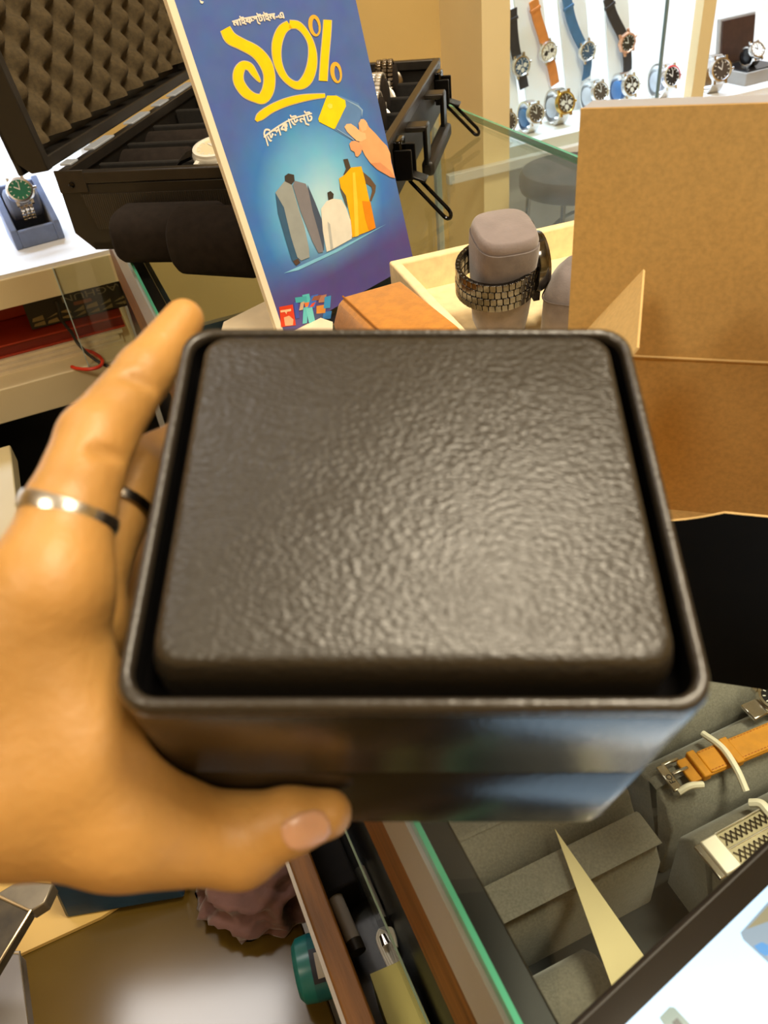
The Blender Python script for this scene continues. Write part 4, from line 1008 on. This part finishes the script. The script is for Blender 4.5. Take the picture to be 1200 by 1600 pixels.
# watch: band loop about pillow (axis = pillow axis), case on the right
bwm = pm.copy()
bw = thing('wrist_watch', 'gunmetal steel watch strapped around the taupe pillow', 'watch', bwm)
GUN = mat('gunmetal_steel', (104, 103, 102), .16, 1.0, noise=(200, .3))
bz, BR = .046, .0285
NL = 34
tl_ = Matrix.Rotation(math.radians(-5), 4, 'Y')
pts = [tl_ @ Vector((BR * 1.0 * math.cos(a), BR * 1.02 * math.sin(a), bz)) for a in [math.radians(28 + 304 * k / NL) for k in range(NL + 1)]]
for i in range(NL):
    p, q = pts[i], pts[i + 1]; d = q - p; nn = Vector((p.x + q.x, p.y + q.y, 0)).normalized()
    fm = frame((p + q) / 2, d, zdir=nn); b = MB()
    W_ = .0225; rows = 4
    for c in range(rows):
        b.box(((.14 if c % 2 else -.14) * d.length, -W_ / 2 + W_ * (c + .5) / rows, 0), (d.length * .96, W_ / rows * .93, .0036 if c % 2 else .0032), fm)
    b.build('link', GUN, bw, bevel=.0003, seg=1)
hm = frame(tl_ @ Vector((BR * .84, 0.0, bz + .003)), (0, 1, 0), zdir=Vector((1, -.30, .02)))
watch_head(bw, hm, .0225, GUN, DIALK, STEELD)
# second taupe pillow leaning at the right
pl = px_z(878, 512, .009)
sp2 = thing('watch_pillow', 'taupe suede pillow lying behind the carton edge', 'pillow', frame(Vector((pl.x + .008, pl.y + .002, .009)), (.5, .86, 0), zdir=(0, 0, 1)))
MB().loft([soft_loop(.030 * q, .020 * q, z * .05) for z, q in ((0, .9), (.1, 1), (.6, .95), (.85, .75), (1, .4))]).build('pillow_body', GP, sp2, angle=60)
MB().tube([(p_[0] * 1.0, p_[1] * 1.0, .03) for p_ in soft_loop(.0295, .0196, 0)], .0006, 6, closed=True).build('piping', mat('taupe_piping', (84, 74, 70), .9, noise=(80, .1)), sp2)
# small cream link bracelet behind the carton edge
# mustard cushion
MUS = mat('mustard_suede', (180, 116, 26), .9, noise=(160, .12), bump=('noise', 700, .35, .0006), sheen=.3)
m0 = px_z(527, 464, .047); m1 = px_z(634, 434, .047); m2 = px_z(702, 500, .047)
mxd = (m1 - m0); myd = (m2 - m1)
mm_ = frame(Vector((m0.x, m0.y, 0)), mxd, zdir=(0, 0, 1))
mu = thing('suede_cushion', 'mustard suede cushion block in front of blue poster', 'cushion', mm_)
ML = mxd.length * .94; MD = .095
prof = [(0.006, 0), (-.004, .012), (-.006, .028), (0.0, .043), (.005, .047), (ML - .003, .047), (ML, .043), (ML + .002, .0)]
loops = []
for y, q in ((0.0, .94), (-.003, 1), (-MD + .003, 1), (-MD, .94)):
    loops.append([(x, y, z * q) for x, z in prof])
MB().loft(loops).build('cushion_body', MUS, mu, angle=50, bevel=.001)
MB().tube([(.004, -.001 - .0935 * k / 8, .0468) for k in range(9)], .0007, 6).build('seam', mat('mustard_seam', (150, 92, 22), .9, noise=(60, .1)), mu)
# pale card under the poster foot
pcq = [px_z(x, y, .0) for x, y in ((350, 505), (420, 470), (520, 505), (520, 540), (340, 540))]
MB().loft([pcq, [q + Vector((0, 0, .0012)) for q in pcq]]).build('x', PAPER).name = 'paper_sheet'
tag(bpy.data.objects['paper_sheet'], 'white paper sheet on the glass beneath the poster foot', 'paper')

# ------------------------------------------------------------------ carton (black outside, kraft inside)
UU = Vector((.94, -.342, 0)).normalized(); VV = Vector((.342, .94, 0)).normalized()
KM = frame(UU * -.0272 + VV * .2545, UU, zdir=(0, 0, 1))
KW, KD, KH, KT = .124, .115, .097, .0010
KRAFT = mat('kraft_board', (202, 168, 106), .8, noise=(420, .09), bump=('noise', 300, .15, .0004))
KBLK = mat('black_coated_board', (10, 9, 8), .7, noise=(60, .15), bump=('noise', 400, .1, .0003), spec=.12)
KEDGE = mat('kraft_cut_edge', (196, 164, 108), .8, noise=(60, .06))
ca_ = thing('cardboard_carton', 'open black carton with kraft inside behind the watch box', 'carton', KM)
def panel(nm, pts2, o, ux, uy, th=KT, parent=ca_, front=KRAFT, back=KBLK, edge=KEDGE):
    o, ux, uy = Vector(o), Vector(ux).normalized(), Vector(uy).normalized(); nn = ux.cross(uy).normalized()
    n = len(pts2); f_ = [o + ux * x + uy * y for x, y in pts2]; b_ = [p - nn * th for p in f_]
    m_ = MB(); k = len(f_)
    m_.v = f_ + b_; m_.f = [list(range(n)), list(reversed(range(n, 2 * n)))] + [[i, n + i, n + (i + 1) % n, (i + 1) % n] for i in range(n)]
    m_.mi = [0, 1] + [2] * n
    return m_.build(nm, [front, back, edge], parent, smooth=False)
# inside faces are 'front' (normal towards the inside)
panel('carton_bottom', [(0, 0), (KW, 0), (KW, KD), (0, KD)], (0, 0, .003), (1, 0, 0), (0, 1, 0))
panel('back_wall', [(0, 0), (KW, 0), (KW, KH), (0, KH)], (0, KD, 0), (1, 0, 0), (0, 0, 1))
sidep = [(0, 0), (KD, 0), (KD, KH), (0, KH)]
panel('left_wall', sidep, (0, 0, 0), (0, 1, 0), (0, 0, 1))
panel('right_wall', [(-x, y) for x, y in reversed(sidep)], (KW, 0, 0), (0, -1, 0), (0, 0, 1))
nx0 = .052; nx1 = .0705
notch = [(0, 0), (KW, 0), (KW, KH)] + [(KW - (nx0), KH)]
fw = [(KW, 0), (0, 0), (0, KH), (.018, KH)]
for k in range(13):
    s_ = k / 12; fw.append((.018 + .052 * s_, KH - .0072 * math.sin(math.pi * s_) ** 1.0))
fw += [(KW, KH)]
panel('front_wall', [(KW - x, y) for x, y in fw], (KW, 0, 0), (-1, 0, 0), (0, 0, 1))
# lid panel standing up, with tuck flap at its top
panel('lid_panel', [(0, 0), (KW, 0), (KW, .1128), (0, .1128)], (0, KD, KH + .0004), (1, 0, 0), (0, .0, 1))
MB().tube([(0, KD - .0003, KH + .0002), (KW, KD - .0003, KH + .0002)], .0008, 6).build('fold_line', KEDGE, ca_)
panel('tuck_flap', [(.001, 0), (KW - .001, 0), (KW - .004, .0135), (.004, .0135)], (0, KD + .0006, KH + .1134), (1, 0, 0), (0, 1, -.03), front=mat('pale_grey_print', (150, 150, 156), .5, noise=(30, .05)), back=KRAFT)
# side flaps leaning inwards
panel('dust_flap', [(.012, 0), (KD - .001, 0), (KD - .014, .060), (.03, .060)], (0, 0, KH), (0, 1, 0), (.55, 0, .84), back=KRAFT)
panel('dust_flap', [(-KD + .001, 0), (-.012, 0), (-.03, .060), (-KD + .014, .060)], (KW, 0, KH), (0, -1, 0), (-.50, 0, .86), back=KRAFT)

# ------------------------------------------------------------------ tablet at the lower right
t0 = px_z(907, 1595, 0); t1 = px_z(1200, 1320, 0)
td = (t1 - t0).normalized(); tn = Vector((td.y, -td.x, 0))
TTM = frame(t0 - td * .055, td, zdir=(0, 0, 1))
tb = thing('tablet', 'black tablet with bright white screen on the counter glass', 'tablet', TTM)
TBL, TBW, TBT = .245, .170, .0085
MB().prism(rrect(0, -TBW, TBL, 0, .010), .0004, TBT).build('body', mat('black_tablet_case', (26, 20, 14), .5, noise=(40, .15)), tb, bevel=.0018, seg=3)
MB().prism(rrect(.0025, -TBW + .0025, TBL - .0025, -.0025, .008), TBT, TBT + .0003).build('front_glass', mat('black_bezel_glass', (24, 20, 15), .12, noise=(40, .1)), tb, smooth=False)
SCR = mat('lit_screen', (20, 20, 20), .2, emit=((196, 230, 255), 1.5), noise=(4, .01))
MB().prism(rrect(.014, -TBW + .012, TBL - .014, -.0108, .001), TBT + .0003, TBT + .0005).build('screen', SCR, tb, smooth=False)
tinv = TTM.inverted()
def thumb(nm, pts, col, z=.0006):
    P = [tinv @ px_z(x, y, TBT + z) for x, y in pts]
    MB().add([(p.x, p.y, TBT + z) for p in P], [list(range(len(P)))]).build(nm, mat('screen_%d_%d_%d' % col, (12, 12, 12), .2, emit=(col, 1.0), noise=(50, .1)), tb, smooth=False)
thumb('screen_picture', [(1157, 1457), (1200, 1409), (1300, 1440), (1230, 1540), (1200, 1504), (1161, 1468)], (150, 172, 186))
thumb('screen_picture_patch', [(1166, 1452), (1200, 1415), (1240, 1405), (1240, 1430), (1200, 1440)], (160, 150, 112), .0007)
thumb('screen_picture_patch', [(1178, 1478), (1190, 1472), (1200, 1476), (1206, 1490), (1196, 1494), (1186, 1488)], (70, 160, 226), .0007)
thumb('screen_picture', [(1030, 1590), (1046, 1573), (1054, 1574), (1090, 1612), (1060, 1640)], (140, 164, 150))
thumb('screen_picture_patch', [(1050, 1597), (1058, 1590), (1068, 1602), (1058, 1612)], (60, 76, 74), .0007)

# ------------------------------------------------------------------ the watch box held in the hand
O_ = np.array([-.0495, .0355, .1439]); s_v = np.array([1, 0, 0.]); t_v = np.array([0, -.829, .559]); n_v = np.array([0, -.559, -.829])
BW, BD, BHt, LIDH = .110, .0982, .0874, .0389
def cvec(v): return Vector(R @ np.array(v, float))
BM = frame(Vector(cam_w(O_ - n_v * BHt)), cvec(s_v), zdir=cvec(n_v))       # origin: lower front left corner
wb = thing('watch_box', 'black leatherette watch box with padded lid held in the hand', 'box', BM)
def leather(name, base, bump_s, rough):
    m = bpy.data.materials.new(name); m.use_nodes = True; nt = m.node_tree; L = nt.links; b = nt.nodes['Principled BSDF']
    b.inputs['Base Color'].default_value = lin(base); b.inputs['Roughness'].default_value = rough; b.inputs['Specular IOR Level'].default_value = .6
    tc = nt.nodes.new('ShaderNodeTexCoord'); mp = nt.nodes.new('ShaderNodeMapping'); mp.inputs['Scale'].default_value = (1, 1.7, 1); L.new(tc.outputs['Object'], mp.inputs[0])
    n0 = nt.nodes.new('ShaderNodeTexNoise'); n0.inputs['Scale'].default_value = 24; L.new(mp.outputs[0], n0.inputs['Vector'])
    mixv = nt.nodes.new('ShaderNodeVectorMath'); mixv.operation = 'MULTIPLY_ADD'
    L.new(n0.outputs['Color'], mixv.inputs[0]); mixv.inputs[1].default_value = (.012, .012, .012); L.new(mp.outputs[0], mixv.inputs[2])
    n1 = nt.nodes.new('ShaderNodeTexNoise'); n1.inputs['Scale'].default_value = 500; n1.inputs['Detail'].default_value = 3; L.new(mixv.outputs[0], n1.inputs['Vector'])
    vo = nt.nodes.new('ShaderNodeTexVoronoi'); vo.inputs['Scale'].default_value = 660; L.new(mixv.outputs[0], vo.inputs['Vector'])
    ad = nt.nodes.new('ShaderNodeMath'); ad.operation = 'ADD'; L.new(n1.outputs['Fac'], ad.inputs[0]); L.new(vo.outputs['Distance'], ad.inputs[1])
    bp = nt.nodes.new('ShaderNodeBump'); bp.inputs['Strength'].default_value = bump_s; bp.inputs['Distance'].default_value = .0012
    L.new(ad.outputs[0], bp.inputs['Height']); L.new(bp.outputs[0], b.inputs['Normal'])
    return m
LEA = leather('black_leatherette_grain', (38, 33, 25), .19, .38)
LEB = leather('black_leatherette_smooth', (11, 10, 9), .05, .26)
LER = leather('leatherette_lit_rim', (44, 38, 30), .10, .32)  # lighter base than the lid sides, rim highlights put into the colour
def ins(i, z, r): return [(x, y, z) for x, y in rrect(i, i, BW - i, BD - i, max(r, .0015), 7)]
Zt = BHt
lid = MB().loft([ins(.0004, Zt - LIDH, .007), ins(.0, Zt - LIDH + .0008, .007), ins(0, Zt - .0060, .007), ins(.0002, Zt - .0042, .007), ins(.0008, Zt - .0040, .0066), ins(.0024, Zt - .0044, .0056), ins(.0024, Zt - .0095, .0056)]).build('lid', LEB, wb, angle=50)
MB().loft([ins(.0008, Zt - .0042, .0066), ins(.0001, Zt - .0034, .007), ins(.0, Zt - .0022, .007), ins(.0003, Zt - .001, .007), ins(.0009, Zt - .0001, .0066), ins(.0020, Zt - .0001, .0062), ins(.0026, Zt - .0006, .0058), ins(.0028, Zt - .0014, .0055), ins(.0029, Zt - .0022, .0055)], None, False, False).build('lid_rim', LER, lid, angle=60)
MB().loft([ins(.0029, Zt - .0021, .0055), ins(.0030, Zt - .0085, .0054), ins(.0062, Zt - .0086, .0050)], None, False, False).build('lid_channel', mat('matt_black_channel', (7, 6, 6), .95, noise=(200, .2), spec=.05), lid, angle=50)
MB().loft([ins(.0060, Zt - .0094, .0050), ins(.0061, Zt - .0030, .0052), ins(.0063, Zt - .0008, .0054), ins(.0071, Zt + .0024, .0056), ins(.0075, Zt + .0033, .0056), ins(.0081, Zt + .0039, .0056), ins(.0091, Zt + .0042, .005)]).build('lid_pad', LEA, lid, angle=80)
MB().loft([ins(.0020, 0, .006), ins(.0006, .0015, .007), ins(.0002, .004, .007), ins(.0001, Zt - LIDH - .0012, .007), ins(.0008, Zt - LIDH - .0002, .007)]).build('box_base', LEB, wb, angle=50)

# ------------------------------------------------------------------ the hand (one continuous surface)
def cpt(x, y, d): return np.array([(x - 600) / F * d, (y - 800) / F * d, d])
def A3(*p): return np.array(p, float)
chains = {
    'index': [(cpt(287, 499, .2125), .0054), (cpt(226, 582, .200), .0069), (cpt(150, 686, .184), .0086), (cpt(108, 800, .1725), .0095), (cpt(80, 912, .166), .0112)],
    'middle': [(A3(-.0556, -.030, .248), .0060), (A3(-.0590, -.020, .238), .0074), (cpt(206, 742, .2135), .0086), (cpt(140, 885, .198), .0095), (cpt(105, 985, .187), .0112)],
    'ring': [(A3(-.0556, -.014, .264), .0058), (A3(-.0595, -.002, .255), .0070), (A3(-.070, .012, .236), .0083), (A3(-.074, .030, .220), .0092), (A3(-.078, .043, .206), .0112)],
    'little': [(A3(-.0552, .006, .272), .0050), (A3(-.0585, .014, .266), .0060), (A3(-.069, .026, .250), .0072), (A3(-.076, .040, .236), .0082), (A3(-.080, .052, .222), .0105)],
    'thumb': [(cpt(511, 1271, .1834), .0057), (cpt(452, 1282, .1812), .0074), (cpt(374, 1312, .1835), .0104), (cpt(280, 1303, .178), .0106), (cpt(185, 1281, .172), .0125)],
}
W1 = cpt(-150, 1170, .176); W2 = A3(-.112, .066, .206)
palm = [
    (chains['index'][-1][0], .0116, W1, .0225), (chains['middle'][-1][0], .0118, W1, .021), (chains['middle'][-1][0], .0118, W2, .020),
    (chains['ring'][-1][0], .0115, W2, .020), (chains['little'][-1][0], .0108, W2, .020), (W1, .0225, W2, .022),
    (chains['thumb'][-1][0], .0130, cpt(20, 1240, .170), .0158), (cpt(20, 1240, .170), .0158, W1, .0215),
    (cpt(76, 985, .167), .0112, cpt(136, 1170, .169), .0125), (cpt(136, 1170, .169), .0125, cpt(215, 1268, .176), .0125),
    (cpt(30, 1010, .168), .0125, cpt(60, 1200, .168), .0150),
    (W1, .0225, A3(-.17, .105, .205), .026), (W2, .022, A3(-.17, .112, .222), .026), (A3(-.17, .107, .21), .029, A3(-.27, .16, .27), .033),
]
def rcone(P, a, ra, b, rb):
    ba = (b - a).astype(np.float32); pa = P - a.astype(np.float32)
    h = np.clip((pa @ ba) / np.dot(ba, ba), 0, 1)
    return np.linalg.norm(pa - h[..., None] * ba, axis=-1) - (ra + (rb - ra) * h)
def smin(a, b, k):
    h = np.clip(.5 + .5 * (b - a) / k, 0, 1); return b + (a - b) * h - k * h * (1 - h)
bO = O_ - n_v * BHt
def box_sdf(P):
    q = P - bO.astype(np.float32); c = np.array([BW / 2, BD / 2, BHt / 2]); h = c
    l = np.stack([q @ s_v.astype(np.float32), q @ t_v.astype(np.float32), q @ n_v.astype(np.float32)], -1) - c.astype(np.float32)
    d = np.abs(l) - (h - .006).astype(np.float32)
    return np.linalg.norm(np.maximum(d, 0), axis=-1) + np.minimum(d.max(-1), 0) - .006
creases = []
def hand_sdf(P):
    p = None
    for a, ra, b, rb in palm:
        s = rcone(P, a, ra, b, rb); p = s if p is None else smin(p, s, .007)
    f = None
    for nm in ('index', 'middle', 'ring', 'little', 'thumb'):
        ch_ = chains[nm]; g = None
        for (a, ra), (b, rb) in zip(ch_, ch_[1:]):
            s = rcone(P, a, ra, b, rb); g = s if g is None else smin(g, s, .0022)
        f = g if f is None else smin(f, g, .0012)
    d = smin(p, f, .006)
    for a, b in creases:
        s = rcone(P, a, .0010, b, .0010); d = -smin(-d, s, .0016)
    return np.maximum(d, -(box_sdf(P) - .0002))
def surf(x, y, d0=.14, d1=.24):
    ds = np.linspace(d0, d1, 400); P = np.stack([cpt(x, y, d) for d in ds]).astype(np.float32)
    f = hand_sdf(P); k = np.argmax(f < 0)
    if f[k] >= 0: return None
    d = ds[k - 1] + (ds[k] - ds[k - 1]) * f[k - 1] / (f[k - 1] - f[k]); return cpt(x, y, d)
# finger joint creases, cut where the skin surface is
_cr = []
for line in ([(192, 590), (206, 592), (222, 598), (240, 606)], [(146, 700), (160, 701), (174, 707), (190, 716)], [(150, 706), (164, 708), (178, 714)], [(200, 586), (214, 588), (230, 594)]):
    q_ = [surf(*p_) for p_ in line]
    _cr += [(a_, b_) for a_, b_ in zip(q_, q_[1:]) if a_ is not None and b_ is not None]
creases = _cr
vx = .0012
lo = np.array([-.285, -.062, .138]); hi = np.array([-.004, .185, .300])
ax_ = [np.arange(lo[i], hi[i], vx, dtype=np.float32) for i in range(3)]
fld = np.empty([len(q) for q in ax_], np.float32)
YY, ZZ = np.meshgrid(ax_[1], ax_[2], indexing='ij')
for i0 in range(0, len(ax_[0]), 24):
    xs = ax_[0][i0:i0 + 24]
    P = np.empty((len(xs),) + YY.shape + (3,), np.float32); P[..., 0] = xs[:, None, None]; P[..., 1] = YY; P[..., 2] = ZZ
    fld[i0:i0 + 24] = hand_sdf(P)
def surface_nets(fld, lo, vx):
    ins_ = fld < 0
    nx_, ny_, nz_ = fld.shape
    c = np.zeros((nx_ - 1, ny_ - 1, nz_ - 1), np.int8)
    for dx in (0, 1):
        for dy in (0, 1):
            for dz in (0, 1): c += ins_[dx:nx_ - 1 + dx, dy:ny_ - 1 + dy, dz:nz_ - 1 + dz]
    act = np.argwhere((c > 0) & (c < 8)); idx = -np.ones(c.shape, np.int64); idx[tuple(act.T)] = np.arange(len(act))
    acc = np.zeros((len(act), 3)); cnt = np.zeros(len(act))
    corners = [(i, j, k) for i in (0, 1) for j in (0, 1) for k in (0, 1)]
    val = {q: fld[act[:, 0] + q[0], act[:, 1] + q[1], act[:, 2] + q[2]] for q in corners}
    for q in corners:
        for ax in range(3):
            if q[ax] == 0:
                r_ = list(q); r_[ax] = 1; r_ = tuple(r_); a, b = val[q], val[r_]; m_ = (a < 0) != (b < 0)
                t = np.where(m_, a / np.where(m_, a - b, 1), 0)
                pt_ = np.array(q, float)[None].repeat(len(act), 0); pt_[:, ax] += t
                acc[m_] += pt_[m_]; cnt[m_] += 1
    V = lo + (act + acc / cnt[:, None]) * vx
    Q = []
    for ax in range(3):
        a = ins_; sl0 = [slice(None)] * 3; sl1 = [slice(None)] * 3; sl0[ax] = slice(0, -1); sl1[ax] = slice(1, None)
        e = np.argwhere(a[tuple(sl0)] != a[tuple(sl1)])
        o1, o2 = [k for k in range(3) if k != ax]
        e = e[(e[:, o1] > 0) & (e[:, o2] > 0) & (e[:, o1] < fld.shape[o1] - 1) & (e[:, o2] < fld.shape[o2] - 1)]
        def at(d1, d2):
            q = e.copy(); q[:, o1] += d1; q[:, o2] += d2; return idx[tuple(q.T)]
        Q.append(np.stack([at(-1, -1), at(0, -1), at(0, 0), at(-1, 0)], 1))
    return V, np.concatenate(Q)
Vh, Qh = surface_nets(fld, lo, vx)
Qh = Qh[(Qh >= 0).all(1)]
# relax once
nb = np.zeros_like(Vh); nc = np.zeros(len(Vh))
for a, b in ((0, 1), (1, 2), (2, 3), (3, 0)):
    np.add.at(nb, Qh[:, a], Vh[Qh[:, b]]); np.add.at(nb, Qh[:, b], Vh[Qh[:, a]]); np.add.at(nc, Qh[:, a], 1); np.add.at(nc, Qh[:, b], 1)
Vh = Vh * .5 + nb / np.maximum(nc, 1)[:, None] * .5
Vw = (R @ Vh.T).T + CAM
hb = Vector(Vw.mean(0))
me = bpy.data.meshes.new('hand'); me.from_pydata((Vw - np.array(hb)).tolist(), [], Qh.tolist()); me.update()
bm = bmesh.new(); bm.from_mesh(me); bmesh.ops.recalc_face_normals(bm, faces=bm.faces); bm.to_mesh(me); bm.free()
me.polygons.foreach_set('use_smooth', [True] * len(me.polygons))
SKIN = mat('warm_skin', (174, 129, 68), .48, noise=(34, .14), bump=('noise', 420, .3, .0008), sss=.12)
me.materials.append(SKIN)
hand = bpy.data.objects.new('person_hand', me); COL.objects.link(hand); hand.location = hb
tag(hand, 'left hand gripping the watch box, thumb across its front', 'hand')
# thumb nail laid on the surface
def grad(p):
    e = .0004; g = []
    for i in range(3):
        q = np.zeros(3); q[i] = e; g.append(float(hand_sdf((p + q)[None].astype(np.float32))[0] - hand_sdf((p - q)[None].astype(np.float32))[0]))
    g = np.array(g); return g / np.linalg.norm(g)
nv, nfc = [], []
NU, NV = 10, 12
ok = True
cxn, cyn = 478, 1297; an = math.radians(-20)
for i in range(NU + 1):
    for j in range(NV):
        rr = i / NU; a = 2 * math.pi * j / NV
        ex_, ey_ = 40 * rr * math.copysign(abs(math.cos(a)) ** .75, math.cos(a)), 29 * rr * math.copysign(abs(math.sin(a)) ** .75, math.sin(a))
        x = cxn + ex_ * math.cos(an) - ey_ * math.sin(an); y = cyn + ex_ * math.sin(an) + ey_ * math.cos(an)
        s = surf(x, y)
        while s is None and rr > .2:
            rr *= .96; x = cxn + (x - cxn) * .96; y = cyn + (y - cyn) * .96; s = surf(x, y)
        nv.append(cam_w(s + grad(s) * (.0005 if rr < .93 else -.0001)))
for i in range(NU):
    for j in range(NV): nfc.append((i * NV + j, i * NV + (j + 1) % NV, (i + 1) * NV + (j + 1) % NV, (i + 1) * NV + j))
m_ = MB(); m_.add([Vector(p) - hb for p in nv], nfc)
nail = m_.build('thumb_nail', mat('pink_nail', (196, 150, 120), .3, noise=(90, .06), sss=.2), hand, angle=180)
nail['label'] = 'pale pink thumb nail'

# rings on the fingers
def finger_ring(label, c, axis, rad, mt_, w_=.0016):
    z = cvec(axis).normalized(); x = z.orthogonal()
    t = tag(MB().lathe([(rad, -w_), (rad + .0007, -w_ * .8), (rad + .0010, 0), (rad + .0007, w_ * .8), (rad, w_), (rad - .0006, 0), (rad, -w_)], 48, None, False, False).build('finger_ring', mt_), label, 'ring')
    t.matrix_world = frame(Vector(cam_w(c)), x, zdir=z)
    return t
ia, ib = chains['index'][4][0], chains['index'][2][0]
finger_ring('plain silver band ring on the index finger', cpt(107, 803, .1725), (ib - ia) + np.array([.006, .0, -.010]), .0099, SILVER, .0021)
ma, mb_ = chains['middle'][3][0], chains['middle'][2][0]
finger_ring('dark steel ring on the finger behind the index', chains['middle'][2][0] * .62 + chains['middle'][3][0] * .38, (mb_ - ma), .0093, STEELD)
